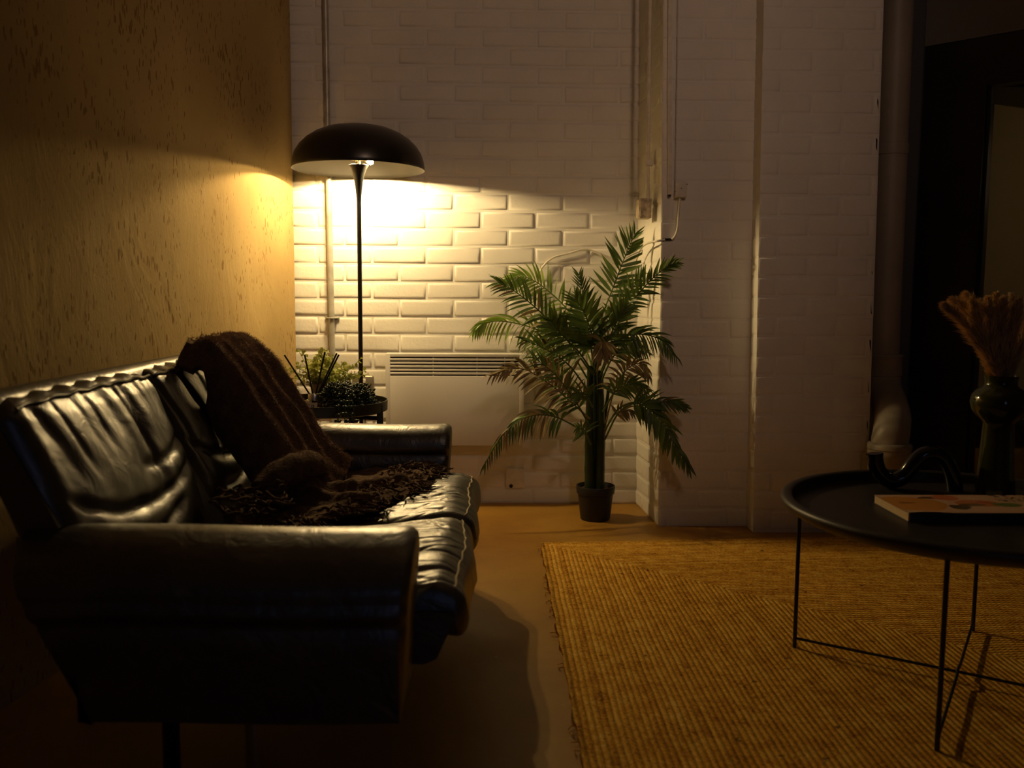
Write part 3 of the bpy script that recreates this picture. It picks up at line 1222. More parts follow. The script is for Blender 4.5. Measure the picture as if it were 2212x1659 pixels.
# ------------------------------------------------------------------ wall fittings
cx_ = at(709, 300, 3.82).x
con = thing('conduit', 'grey painted steel conduit running down the brick behind the lamp', 'conduit', (cx_, 3.826, 0))
mb = MB()
mb.tube([(cx_ - .007, 3.824, ZT - .02), (cx_ - .003, 3.824, 1.6), (cx_ + .004, 3.824, .62), (cx_ + .006, 3.824, .30)], .0125, 16)
obj('tube', mb, M['galv'], con)
mb = MB()
zc = at(717, 687, 3.82).z
xc = cx_ + .004
mb.box(xc - .030, xc + .030, 3.835, 3.840, zc - .008, zc + .008, .001)
mb.tube([(xc - .016, 3.836, zc), (xc - .0145, 3.818, zc), (xc, 3.8085, zc), (xc + .0145, 3.818, zc), (xc + .016, 3.836, zc)], .0075, 8, flat=.3)
sd = obj('saddle', mb, M['galv'], con)
for s in (-1, 1):
    mb = MB()
    mb.sphere((xc + s * .023, 3.835, zc), .0042, 1, .6, 1, 2)
    obj('screw', mb, M['galv'], sd)

sw = thing('switched_socket', 'steel wall switch plate between the lamp pole and heater', 'switch', (at(785, 830, 3.83).x, 3.83, .526))
a, b = at(776, 811, 3.83), at(808, 850, 3.83)
mb = MB()
mb.box(a.x - .03, b.x, 3.818, 3.842, b.z, a.z, .008)
obj('plate', mb, M['plate'], sw)
mb = MB()
c = at(788, 823, 3.82)
mb.box(c.x - .007, c.x + .004, 3.812, 3.82, c.z - .012, c.z + .010, .002)
tag(obj('rocker', mb, M['white_plastic'], sw), 'white rocker')
mb = MB()
c = at(801.5, 830, 3.818)
mb.tube([(c.x, 3.8185, c.z), (c.x, 3.8165, c.z)], .0026, 12)
obj('screw', mb, M['brass'], sw)

ht = thing('panel_heater', 'white electric panel heater fixed to the brick wall', 'heater', (-.16, 3.84, .27))
hx0, hx1, hz0, hz1 = -.454, .132, .274, .666
sx0, sx1 = -.435, .112
sl = [.652 - .0148 * i for i in range(6)]
mb = MB()
yf, yb = 3.742, 3.752
zc = hz1
prev = hz1
for s in sl:
    mb.box(sx0, sx1, yf, yb, s - .0005, prev, .0012)
    prev = s - .0062
mb.box(sx0, sx1, yf, yb, hz0, prev, .0012)
mb.box(hx0, sx0 + .001, yf, yb, hz0, hz1, .0012)
mb.box(sx1 - .001, hx1, yf, yb, hz0, hz1, .0012)
obj('front_panel', mb, M['white_metal'], ht)
mb = MB()
mb.box(hx0, hx1, yb - .004, 3.812, hz1 - .004, hz1, .001)
mb.box(hx0, hx1, yb - .004, 3.812, hz0, hz0 + .004, .001)
mb.box(hx0, hx0 + .004, yb - .004, 3.812, hz0, hz1, .001)
mb.box(hx1 - .004, hx1, yb - .004, 3.812, hz0, hz1, .001)
mb.box(hx0, hx1, 3.806, 3.812, hz0, hz1)
obj('casing', mb, M['white_metal'], ht)
for x in (-.254, -.068, .05):
    mb = MB()
    mb.box(x - .0015, x + .0015, yb, yb + .012, .56, .656)
    obj('grille_rib', mb, M['white_metal'], ht)
mb = MB()
mb.box(hx0 + .01, hx1 - .01, yb + .014, yb + .02, .50, .66)
mb.tube([(-.42, yb + .012, .574), (.1, yb + .012, .574)], .003, 6)
obj('element', mb, M['dark_hole'], ht)
for x in (-.36, 0):
    mb = MB()
    mb.box(x, x + .04, 3.81, 3.842, .32, .62)
    obj('bracket', mb, M['white_metal'], ht)

a, b = at(1093, 1012, 3.835), at(1133, 1054, 3.835)
bp = thing('blanking_plate', 'small cream blanking plate low on the brick wall', 'wall plate', ((a.x + b.x) / 2, 3.84, b.z))
mb = MB()
mb.box(a.x, b.x, 3.831, 3.842, b.z, a.z, .002)
obj('plate', mb, M['ivory'], bp)
mb = MB()
c = at(1104, 1050, 3.83)
mb.tube([(c.x, 3.8315, c.z), (c.x, 3.829, c.z)], .008, 16)
obj('cable_notch', mb, M['dark_hole'], bp)

# metal back box on the pier's side with its mini trunking above
jx = .627
jb = thing('junction_box', 'rusty flaking metal box on the side of the brick pier', 'junction box', (jx, 3.55, 1.21))
mb = MB()
c1, c2 = at(1383, 428, 3.52), at(1406, 471, 3.52)
mb.box(c1.x, c1.x + .046, 3.52, 3.60, c2.z, c1.z, .003)
obj('body', mb, M['flaky'], jb)
mb = MB()
mb.tube([(c1.x + .026, 3.5205, (c1.z + c2.z) / 2 + .003), (c1.x + .026, 3.5185, (c1.z + c2.z) / 2 + .003)], .010, 20)
obj('knockout', mb, M['flaky'], jb)
mb = MB()
mb.box(c1.x - .003, c1.x + .002, 3.523, 3.597, c2.z + .004, c1.z - .004, .0015)
obj('cover', mb, M['flaky'], jb)

ct = thing('conduit', 'thin painted conduit rising from the flaking metal box', 'conduit', (jx - .01, 3.56, 1.3))
c = at(1400, 425, 3.56)
c0 = at(1405, -20, 3.56)
mb = MB()
mb.tube([(c.x, 3.56, c1.z), (c.x - .006, 3.56, 1.7), (c0.x - .004, 3.56, ZT - .1)], .0075, 10)
obj('tube', mb, M['ivory'], ct)
mb = MB()
k_ = at(1397, 352, 3.56)
mb.box(c.x - .012, c.x + .016, 3.548, 3.572, k_.z - .012, k_.z + .012, .003)
obj('clip', mb, M['ivory'], ct)

a, b = at(1458, 392, 3.44), at(1482, 427, 3.44)
wb = thing('connection_box', 'small white connection box on the face of the brick pier', 'wall box', ((a.x + b.x) / 2, 3.445, b.z))
mb = MB()
mb.box(a.x, b.x, 3.424, 3.452, b.z, a.z, .003)
obj('body', mb, M['ivory'], wb)
for (fx, fz) in ((.5, .55), (.98, .8), (-.03, .35)):
    mb = MB()
    p = (a.x + (b.x - a.x) * fx, 3.4235, b.z + (a.z - b.z) * fz)
    mb.tube([(p[0], 3.4245, p[2]), (p[0], 3.4225, p[2])], .0018, 8)
    obj('screw_hole', mb, M['dark_hole'], wb)

a, b = at(1447, 421, 3.44), at(1448, -30, 3.44)
tr = thing('cable_trunking', 'narrow white cable trunking up the face of the brick pier', 'trunking', (a.x, 3.445, a.z))
mb = MB()
mb.loft([[(x + d, y, z) for d, y in ((-.008, 3.452), (-.008, 3.436), (.008, 3.436), (.008, 3.452))] for x, z in ((a.x, a.z), ((a.x + b.x) / 2 - .002, 1.7), (b.x, 2.1), (b.x - .01, ZT - .05))])
obj('channel', mb, M['ivory'], tr, smooth=False)
mb = MB()
mb.tube([(a.x - .002, 3.44, a.z + .001), (a.x - .001, 3.44, a.z - .006)], .006, 8)
obj('open_end', mb, M['dark_hole'], tr)

a, b = at(1459, 392, 3.445), at(1465, -20, 3.445)
mb = MB()
mb.tube([a, a.lerp(b, .5), b, Vector((b.x - .01, b.y, ZT - .05))], .003, 6)
o = obj('cable', mb, M['ivory'], None, loc=tuple(a))
tag(o, 'thin painted cable running up from the small white box', 'cable')

pts = [at(1469, 427, 3.44), at(1466, 460, 3.44), at(1463, 495, 3.438), at(1457, 511, 3.44), at(1451, 517, 3.443)]
mb = MB()
mb.tube(catmull(pts, 24), .0042, 8)
o = obj('cable', mb, M['ivory'], None, loc=tuple(pts[0]))
tag(o, 'short white cable hanging below the small white box', 'cable')

hp = at(1440, 517, 3.445)
mb = MB()
mb.box(hp.x - .016, hp.x + .020, 3.4435, 3.452, hp.z - .004, hp.z + .004, .002)
o = obj('cable_slot', mb, M['dark_hole'], None, loc=tuple(hp))
tag(o, 'dark drilled slot in the pier where the white cables meet', 'hole')

pts = [at(1436, 518, 3.442), at(1418, 521, 3.44), at(1400, 525, 3.50), at(1385, 536, 3.62), at(1375, 560, 3.72), at(1362, 590, 3.80), at(1340, 580, 3.826), at(1300, 552, 3.826), at(1266, 538, 3.826), at(1230, 547, 3.826),
       at(1196, 556, 3.826), at(1175, 573, 3.826), at(1164, 595, 3.826), at(1157, 640, 3.826), at(1153, 700, 3.826), at(1152, 760, 3.82)]
mb = MB()
mb.tube(catmull(pts, 90), .0042, 8)
o = obj('cable', mb, M['ivory'], None, loc=tuple(pts[8]))
tag(o, 'loose white cable looping over the brick wall behind the palm', 'cable')

# soil pipe
pc = Vector((1.563, 3.505, 0))
sp = thing('soil_pipe', 'painted cast soil pipe with offset bend beside the brick pier', 'pipe', (1.60, 3.45, 0))
mb = MB()


def psh(z):
    return -.008 * z


z_off = at(1910, 830, 3.5).z
mb.tube([(pc.x + psh(ZT), pc.y, ZT), (pc.x + psh(1.5), pc.y, 1.5), (pc.x + psh(z_off), pc.y, z_off)], .0605, 32, cap=False)
obj('pipe_run', mb, M['pipe'], sp)
zj = at(1930, 320, 3.45).z
mb = MB()
mb.lathe([(.0605, -.02), (.0635, -.018), (.0645, .0), (.0635, .022), (.0605, .024)], (pc.x + psh(zj), pc.y, zj), 32)
obj('joint', mb, M['pipe'], sp)
zk = at(1910, 772, 3.45).z
mb = MB()
mb.lathe([(.0605, .012), (.068, .010), (.071, .004), (.068, -.002), (.0675, -.075), (.0605, -.08)], (pc.x, pc.y, zk), 32)
obj('collar', mb, M['pipe'], sp)
mb = MB()
zb = at(1925, 968, 3.3).z
bend = catmull([(pc.x, pc.y, z_off + .05), (pc.x, pc.y, z_off + .02), (pc.x - .003, pc.y - .02, z_off - .02), (1.552, 3.42, z_off - .065), (1.530, 3.335, z_off - .11), (1.505, 3.282, z_off - .15), (1.492, 3.264, (z_off - .15) * .45 + zb * .55), (1.490, 3.262, zb + .01), (1.490, 3.262, zb - .02)], 24)
mb.tube(bend, [.0605, .0625] + [.066] * 20 + [.068, .068], 32, cap=False)
obj('offset_bend', mb, M['pipe'], sp)
mb = MB()
bx, by = 1.490, 3.262
mb.lathe([(.068, .030), (.076, .026), (.080, .018), (.080, .006), (.0765, .002), (.0775, -.006), (.0765, -.02), (.073, -.026), (.0725, -zb), (0, -zb)], (bx, by, zb), 36)
obj('socket', mb, M['pipe'], sp)

# ------------------------------------------------------------------ side table with its plants and diffuser
ST = Vector((-.607, 3.195, 0))
stz = .498
st = thing('side_table', 'round black tray side table between sofa and lamp', 'side table', (ST.x, ST.y, 0))
mb = MB()
mb.lathe([(0, stz - .004), (.216, stz - .004), (.2245, stz), (.2255, stz + .036), (.2225, stz + .036), (.2215, stz + .003), (.215, stz), (0, stz)], ST, 64)
obj('tray', mb, M['black_metal'], st)
for k in range(4):
    a = math.radians(-17 + 90 * k)
    px, py = ST.x + .216 * math.cos(a), ST.y + .216 * math.sin(a)
    mb = MB()
    mb.box(px - .011, px + .011, py - .006, py + .006, 0, stz + .026, .002)
    obj('leg', mb, M['black_metal'], st)
mb = MB()
for k in range(2):
    a = math.radians(-17 + 90 * k)
    c, s = math.cos(a) * .212, math.sin(a) * .212
    mb.tube([(ST.x - c, ST.y - s, stz - .022), (ST.x + c, ST.y + s, stz - .022)], .008, 6)
obj('cross_frame', mb, M['black_metal'], st)

# reed diffuser: bottle, collar, oil, label
dc = at(679, 860, 3.11)
dc.z = stz
df = thing('reed_diffuser', 'square glass reed diffuser bottle on the side table', 'diffuser', (dc.x, dc.y, stz))
mb = MB()
s_ = .035
mb.box(dc.x - s_, dc.x + s_, dc.y - s_, dc.y + s_, stz + .001, stz + .046, .006)
obj('bottle', mb, M['glass'], df)
mb = MB()
mb.box(dc.x - s_ + .005, dc.x + s_ - .005, dc.y - s_ + .005, dc.y + s_ - .005, stz + .005, stz + .022, .003)
obj('oil', mb, M['liquid'], df)
mb = MB()
mb.lathe([(.007, .046), (.0215, .046), (.0215, .0665), (.0205, .068), (.008, .068), (.007, .0665), (.007, .046)], (dc.x, dc.y, stz), 28)
obj('collar', mb, M['chrome'], df)
mb = MB()
mb.box(dc.x - .015, dc.x + .017, dc.y - s_ - .0010, dc.y - s_ - .0002, stz + .006, stz + .040)
lb = obj('label', mb, M['label'], df, smooth=False)
mb = MB()
for (x0, x1, z0, z1) in ((-.003, .006, .030, .032), (-.003, .006, .0235, .0255), (-.003, -.001, .0255, .030), (.0035, .006, .0255, .030)):
    mb.box(dc.x + x0, dc.x + x1, dc.y - s_ - .0014, dc.y - s_ - .0010, stz + z0, stz + z1)
obj('printed_mark', mb, M['ink'], lb, smooth=False)
reeds = [((614.5, 767), 'black reed leaning furthest left out of the diffuser'), ((658, 766), 'black reed leaning slightly left in the diffuser, second from left'), ((702, 760), 'tallest black reed in the middle of the diffuser'),
         ((727.5, 763), 'left one of the close pair of black reeds leaning right'), ((732, 766), 'right one of the close pair of black reeds leaning right')]
for i, ((px, py), lab) in enumerate(reeds):
    tip = at(px, py, 3.105 + .006 * i)
    foot = Vector((dc.x - (tip.x - dc.x) * .10 + (.004 if i == 4 else 0), dc.y + .004 * (i - 2), stz + .026))
    mb = MB()
    mb.tube([foot, tip], .0031, 8)
    tag(obj('reed_stick', mb, M['reed'], None, loc=tuple(foot)), lab, 'reed', 'reeds in the diffuser')


def orient(d):
    d = Vector(d).normalized()
    return d.to_track_quat('Z', 'Y').to_matrix()


# eucalyptus in a beige pot
ec = at(700, 870, 3.255)
ec.z = stz
eu = thing('potted_eucalyptus', 'pale green round-leaved plant in a beige pot on the side table', 'plant', (ec.x, ec.y, stz))
mb = MB()
mb.lathe([(0, .001), (.034, .001), (.038, .004), (.046, .085), (.047, .09), (.044, .09), (.043, .084), (0, .082)], (ec.x, ec.y, stz), 32)
obj('pot', mb, M['pot_beige'], eu)
rnd = random.Random(21)
stems, leaves = MB(), MB()
for k in range(54):
    a = rnd.uniform(0, 2 * PI)
    el = rnd.uniform(.15, 1.35)
    L = rnd.uniform(.085, .145)
    if abs(math.cos(a)) > .7 and el < .9:
        L *= 1.2
    p = Vector((ec.x + rnd.uniform(-.02, .02), ec.y + rnd.uniform(-.02, .02), stz + .082))
    d = Vector((math.cos(a) * math.cos(el), math.sin(a) * math.cos(el) * .7, math.sin(el)))
    pts = [p.copy()]
    for s in range(8):
        d = (d + Vector((rnd.gauss(0, .12), rnd.gauss(0, .12), .02 - .05 * s / 8))).normalized()
        p = p + d * L / 8
        pts.append(p.copy())
        if s >= 1:
            for sg in (-1, 1):
                side = d.cross(Vector((rnd.gauss(0, 1), rnd.gauss(0, 1), rnd.gauss(0, 1)))).normalized()
                r = rnd.uniform(.006, .0122) * (1.1 - .45 * s / 8)
                nrm = (d * .6 + Vector((rnd.gauss(0, .5), rnd.gauss(0, .5), rnd.gauss(0, .5)))).normalized()
                c = p + side * r * 1.05 * sg
                Rm = orient(nrm)
                n8 = 8
                vs = [c + Rm @ Vector((0, 0, -r * .25))] + [c + Rm @ Vector((math.cos(2 * PI * q / n8) * r, math.sin(2 * PI * q / n8) * r * .9, 0)) for q in range(n8)]
                leaves.add(vs, [(0, 1 + q, 1 + (q + 1) % n8) for q in range(n8)])
    stems.tube(pts, .0012, 5)
obj('stem', stems, M['euca'], eu)
tag(obj('foliage', leaves, M['euca'], eu, fix=False, sharp=0), kind='stuff')

# trailing succulent in a dark pot
sc_ = at(752, 872, 3.125)
sc_.z = stz
su = thing('trailing_succulent', 'dark trailing succulent spilling over the side table edge', 'plant', (sc_.x, sc_.y, stz))
mb = MB()
mb.lathe([(0, .001), (.030, .001), (.036, .004), (.044, .080), (.041, .080), (.039, .072), (0, .07)], (sc_.x, sc_.y, stz), 28)
obj('pot', mb, M['pot_black'], su)
vines, leaves = MB(), MB()
rnd = random.Random(33)
for k in range(96):
    a = rnd.uniform(0, 2 * PI)
    rr = rnd.uniform(0, .03)
    p = Vector((sc_.x + math.cos(a) * rr, sc_.y + math.sin(a) * rr, stz + .078))
    up = rnd.uniform(.1, 1.5)
    d = Vector((math.cos(a), math.sin(a) * .8, up)).normalized()
    L = rnd.uniform(.05, .085) + .03 * (up < .6)
    long = k in (3, 8, 13, 21, 34, 47)
    if long:
        tx = {3: 735, 8: 742, 13: 728, 21: 765, 34: 770, 47: 738}[k]
        tgt = at(tx, 905, 2.95)
        L = .23
    pts = [p.copy()]
    nst = 22 if long else 9
    for s in range(nst):
        if long:
            if p.y > 2.952:
                d = Vector(((tgt.x - sc_.x) * 5, -1.0, .25 - .12 * s)).normalized()
            else:
                d = (d * .3 + Vector((rnd.gauss(0, .15), 0, -1))).normalized()
        else:
            d = (d + Vector((rnd.gauss(0, .1), rnd.gauss(0, .1), -.24))).normalized()
        p = p + d * L / (nst if not long else 17)
        pts.append(p.copy())
        if s % (2 if long else 1) == 0 and s > 0:
            for sg in range(3):
                aa = rnd.uniform(0, 2 * PI)
                side = d.orthogonal().normalized()
                side = Matrix.Rotation(aa, 3, d) @ side
                q = (side + d * .4 + Vector((0, 0, .25))).normalized()
                leaves.sphere(p + q * .007, .0078 * rnd.uniform(.8, 1.2), .55, .55, 1.0, 1, rot=orient(q))
    vines.tube(pts, .0012, 5)
obj('vine', vines, M['succ'], su)
tag(obj('foliage', leaves, M['succ'], su, fix=False, sharp=0), kind='stuff')

# ------------------------------------------------------------------ potted palm
PC = Vector((at(1286, 1085, 3.57).x, 3.57, 0))
palm = thing('potted_palm', 'tall artificial palm in a small black pot before the pier', 'plant', (PC.x, PC.y, 0))
mb = MB()
mb.lathe([(0, .0), (.058, .0), (.061, .004), (.0725, .108), (.0775, .110), (.080, .138), (.0785, .141), (.0745, .141), (.072, .128), (.070, .115), (0, .113)], PC, 40)
obj('pot', mb, M['pot_black'], palm)
mb = MB()
rnd = random.Random(2)
mb.lathe([(0, .118), (.04, .119), (.0715, .116)], PC, 24)
for k in range(60):
    a, r = rnd.uniform(0, 2 * PI), .068 * math.sqrt(rnd.random())
    mb.sphere((PC.x + r * math.cos(a), PC.y + r * math.sin(a), .121), rnd.uniform(.004, .009), 1, .8, .5, 1)
obj('bark_mulch', mb, M['soil'], palm)
for (x0, x1, x2, dy, r0, ytop) in ((1274, 1273, 1276, -.01, .021, 790), (1294, 1298, 1297, -.015, .019, 800), (1285, 1286, 1284, .022, .020, 770), (1300, 1304, 1316, .012, .010, 830)):
    mb = MB()
    pts = catmull([at(x0, 1062, 3.57 + dy), at(x1, 930, 3.57 + dy), at(x2, ytop, 3.57 + dy)], 22)
    mb.tube(pts, [r0 * (1.05 - .45 * i / 21) + (.0012 if i % 4 == 0 else 0) for i in range(22)], 12)
    obj('trunk', mb, M['trunk'], palm)


def leaflet(mb, base, d, L, w, droop, twist, rnd, mi=0, ref=Vector((0, 0, 1))):
    n = 6
    p = base.copy()
    d = d.normalized()
    side = d.cross(ref).normalized()
    side = Matrix.Rotation(twist, 3, d) @ side
    vs, fs = [], []
    prof = (.30, .85, 1.0, .92, .70, .40, .03)
    for i in range(n + 1):
        nr = side.cross(d).normalized()
        p.y = min(p.y, 3.80)
        if p.y > 3.42:
            p.x = min(p.x, .598)
        ww = w * prof[i] * .5
        vs += [p + side * ww + nr * ww * .22, p, p - side * ww + nr * ww * .22]
        d = (d + Vector((0, 0, -1)) * droop / n + Vector((rnd.gauss(0, .02), rnd.gauss(0, .02), 0))).normalized()
        side = (side - d * side.dot(d)).normalized()
        p = p + d * L / n
    for i in range(n):
        a = i * 3
        fs += [(a, a + 1, a + 4, a + 3), (a + 1, a + 2, a + 5, a + 4)]
    mb.add(vs, fs, mi)


def frond(pts, n, L, w=.0132, droop=.3, spread=.9, lift=0.0, start=.25, mat='leaf', seed=0, facing=None, mixdry=0.0):
    rnd = random.Random(seed)
    P = [at(q[0], q[1], q[2] - .07 * k_ / (len(pts) - 1)) for k_, q in enumerate(pts)]
    C = catmull(P, 60)
    mb = MB()
    mb.tube(C[::2] + [C[-1]], [.0042 * (1 - .75 * i / 30) for i in range(31)], 7)
    view = facing if facing is not None else Vector((-.05, -1, .12))
    tot = n
    for i in range(tot):
        t = start + (1 - start) * (i + .5) / tot
        k = min(58, int(t * 59))
        p = C[k].lerp(C[k + 1], t * 59 - k)
        tan = (C[min(59, k + 2)] - C[max(0, k - 2)]).normalized()
        side = tan.cross(view).normalized()
        s = (t - start) / (1 - start)
        ang_ = spread * (1.0 - .62 * s)
        ll = 1.1 * L * (.62 + .38 * math.sin(PI * min(1, .15 + s * .95))) * (1 - .25 * s)
        for sg in (-1, 1):
            a2 = ang_ * rnd.uniform(.85, 1.15)
            d = tan * math.cos(a2) + side * sg * math.sin(a2) + view * rnd.uniform(-.15, .25) + Vector((0, 0, lift))
            dry = 1 if rnd.random() < mixdry else 0
            leaflet(mb, p, d, ll * rnd.uniform(.85, 1.12), w * rnd.uniform(.85, 1.15) * (1 - .5 * s ** 1.5), droop * rnd.uniform(.7, 1.3), rnd.gauss(0, .42), rnd, dry, (view + Vector((rnd.gauss(0, .25), 0, .55))).normalized())
    ob = obj('frond', mb, [M[mat], M['leaf_dry']], palm, fix=False, sharp=0)
    return ob


fr = [
    # behind, towards the wall
    dict(pts=[(1282, 800, 3.60), (1240, 690, 3.68), (1180, 625, 3.72), (1130, 598, 3.73), (1088, 612, 3.73)], n=24, L=.105, droop=.75, mat='leaf_bright', spread=1.0),
    dict(pts=[(1290, 790, 3.60), (1296, 700, 3.66), (1325, 620, 3.67), (1352, 550, 3.66), (1372, 505, 3.64)], n=19, L=.125, droop=.08, mat='leaf', spread=1.15, w=.0165, start=.42),
    dict(pts=[(1296, 790, 3.58), (1320, 700, 3.62), (1355, 640, 3.62), (1385, 600, 3.60), (1408, 585, 3.58)], n=20, L=.085, droop=.35, mat='leaf', spread=1.0, mixdry=.15),
    dict(pts=[(1284, 800, 3.55), (1272, 720, 3.53), (1262, 650, 3.52), (1250, 592, 3.53)], n=17, L=.085, droop=.15, mat='leaf', spread=1.0),
    dict(pts=[(1300, 800, 3.54), (1340, 690, 3.46), (1390, 622, 3.41), (1435, 580, 3.38), (1462, 567, 3.37)], n=22, L=.075, droop=.35, mat='leaf', spread=.85),
    # left
    dict(pts=[(1280, 810, 3.55), (1225, 735, 3.53), (1165, 672, 3.52), (1110, 628, 3.51), (1075, 610, 3.51)], n=22, L=.105, droop=.55, mat='leaf', spread=1.0, mixdry=.2),
    dict(pts=[(1276, 830, 3.56), (1225, 752, 3.58), (1160, 712, 3.59), (1095, 695, 3.59), (1048, 697, 3.58), (1024, 714, 3.58)], n=25, L=.105, droop=1.15, mat='leaf_bright', spread=1.1, lift=-.35),
    dict(pts=[(1274, 850, 3.54), (1230, 790, 3.52), (1180, 755, 3.50), (1130, 735, 3.49)], n=19, L=.11, droop=.9, mat='leaf', spread=1.1, mixdry=.2),
    dict(pts=[(1274, 905, 3.54), (1235, 870, 3.52), (1185, 828, 3.50), (1125, 796, 3.49), (1062, 808, 3.48)], n=23, L=.105, droop=.75, mat='leaf_dry', spread=1.05, lift=-.15, w=.0165),
    dict(pts=[(1274, 920, 3.54), (1245, 870, 3.47), (1200, 810, 3.43), (1150, 770, 3.42)], n=17, L=.10, droop=.7, mat='leaf', spread=1.0, mixdry=.35),
    dict(pts=[(1272, 945, 3.55), (1240, 920, 3.52), (1190, 898, 3.50), (1135, 902, 3.48), (1085, 940, 3.46), (1046, 1005, 3.45)], n=27, L=.10, droop=1.35, mat='leaf', spread=1.1, lift=-.45, mixdry=.45, start=.3),
    dict(pts=[(1276, 960, 3.50), (1262, 930, 3.47), (1245, 925, 3.45)], n=7, L=.065, droop=.6, mat='leaf', spread=1.25, start=.35, w=.013),
    # centre, turned to the viewer
    dict(pts=[(1290, 800, 3.52), (1284, 750, 3.47), (1268, 690, 3.44), (1240, 640, 3.43)], n=18, L=.125, droop=.12, mat='leaf', spread=1.15, w=.024, start=.30),
    dict(pts=[(1288, 805, 3.52), (1305, 755, 3.46), (1330, 700, 3.44), (1352, 660, 3.44)], n=17, L=.11, droop=.2, mat='leaf', spread=1.0, w=.021, mixdry=.1),
    dict(pts=[(1284, 810, 3.53), (1250, 760, 3.48), (1210, 720, 3.45), (1190, 690, 3.45)], n=17, L=.12, droop=.35, mat='leaf', spread=1.1, w=.021),
    dict(pts=[(1290, 805, 3.50), (1296, 745, 3.44), (1300, 742, 3.41), (1302, 772, 3.40)], n=7, L=.09, droop=.9, mat='leaf_dry', spread=1.0, start=.45, w=.020),
    # right
    dict(pts=[(1298, 810, 3.53), (1330, 740, 3.46), (1375, 722, 3.42), (1425, 733, 3.39), (1462, 772, 3.38)], n=23, L=.095, droop=1.0, mat='leaf', spread=1.05, lift=-.25),
    dict(pts=[(1296, 830, 3.55), (1325, 770, 3.52), (1360, 745, 3.50), (1395, 760, 3.48)], n=17, L=.09, droop=.9, mat='leaf', spread=1.0, mixdry=.1),
    dict(pts=[(1306, 925, 3.55), (1325, 850, 3.52), (1352, 800, 3.50), (1385, 785, 3.49), (1402, 815, 3.48)], n=21, L=.085, droop=1.0, mat='leaf_dry', spread=1.0, lift=-.2),
    dict(pts=[(1302, 890, 3.53), (1330, 845, 3.50), (1365, 830, 3.48), (1398, 842, 3.46)], n=16, L=.08, droop=.8, mat='leaf', spread=1.0, mixdry=.25),
    dict(pts=[(1306, 950, 3.54), (1338, 890, 3.46), (1380, 872, 3.41), (1425, 905, 3.38), (1462, 968, 3.36), (1490, 1010, 3.355)], n=25, L=.10, droop=.75, mat='leaf', spread=1.05, lift=-.25, start=.34, w=.020),
    dict(pts=[(1306, 930, 3.54), (1340, 880, 3.47), (1395, 866, 3.42), (1450, 870, 3.40), (1480, 880, 3.39)], n=18, L=.07, droop=.5, mat='leaf', spread=.8, start=.4, mixdry=.1),
    dict(pts=[(1304, 940, 3.55), (1320, 905, 3.53), (1345, 885, 3.51), (1368, 893, 3.50)], n=9, L=.06, droop=.9, mat='leaf_dry', spread=1.0, start=.45),
    dict(pts=[(1280, 880, 3.50), (1262, 850, 3.47), (1235, 850, 3.45)], n=8, L=.075, droop=.5, mat='leaf', spread=1.1, start=.3),
]
for i, kw in enumerate(fr):
    frond(seed=100 + i, **kw)

# ------------------------------------------------------------------ coffee table
TC = Vector((1.100, 1.992, 0))
RF = .412        # tray floor
tb = thing('coffee_table', 'round black tray coffee table on thin legs on the rug', 'coffee table', (TC.x, TC.y, 0))
mb = MB()
mb.lathe([(0, .400), (.372, .400), (.384, .403), (.404, .414), (.4125, .421), (.4155, .427), (.4150, .434), (.4115, .4385), (.406, .4405), (.3925, .4395), (.3885, .437), (.3865, .43), (.3845, .417), (.378, .4125), (.365, RF), (0, RF)], TC, 128)
obj('tray', mb, M['tray_metal'], tb)
LEGS = [(1.417, 1.783), (1.309, 2.31), (.783, 2.201), (.891, 1.675)]
for (x, y) in LEGS:
    mb = MB()
    mb.tube([(x, y, .0128), (x, y, .413)], .0052, 12)
    obj('leg', mb, M['black_metal'], tb)
RZ = .036
mb = MB()
mb.tube([(LEGS[0][0], LEGS[0][1], RZ), (LEGS[2][0], LEGS[2][1], RZ)], .0036, 10)
obj('cross_rod', mb, M['black_metal'], tb)
a, b = Vector((*LEGS[3], RZ)), Vector((*LEGS[1], RZ))
c = (a + b) / 2
d = (b - a).normalized()
mb = MB()
mb.tube([a, c - d * .03, c - d * .016 + Vector((0, 0, .0085)), c + d * .016 + Vector((0, 0, .0085)), c + d * .03, b], .0036, 10)
obj('cross_rod', mb, M['black_metal'], tb)

bk0 = (.932, 1.932, RF)
book = thing('book', 'large softcover art book lying on the coffee table', 'book', bk0)
mb = MB()
mb.box(.934, 1.296, 1.934, 2.110, RF + .002, RF + .0205)
obj('pages', mb, M['paper'], book, smooth=False)
cov = m_cover()
mb = MB()
nx, ny = 40, 20
vs, fs = [], []
for i in range(nx + 1):
    for j in range(ny + 1):
        u, v = i / nx, j / ny
        x = .932 + .366 * u
        y = 1.931 + .181 * v
        z = RF + .0212 + .003 * math.exp(-((u - .12) / .12) ** 2) * (1 - v) ** 6
        vs.append((x, y, z))
n2 = len(vs)
vs += [(x, y, z - .0006) for x, y, z in vs]
for i in range(nx):
    for j in range(ny):
        a = i * (ny + 1) + j
        q = (a, a + ny + 1, a + ny + 2, a + 1)
        fs.append(q)
        fs.append(tuple(n2 + k for k in q[::-1]))
mb.add(vs, fs)
obj('front_cover', mb, cov, book, sharp=0)
mb = MB()
mb.box(.932, 1.298, 1.930, 2.112, RF + .0005, RF + .002)
mb.box(.938, 1.298, 1.9305, 1.9335, RF + .001, RF + .0208)
obj('back_cover', mb, M['cover_back'], book, smooth=False)

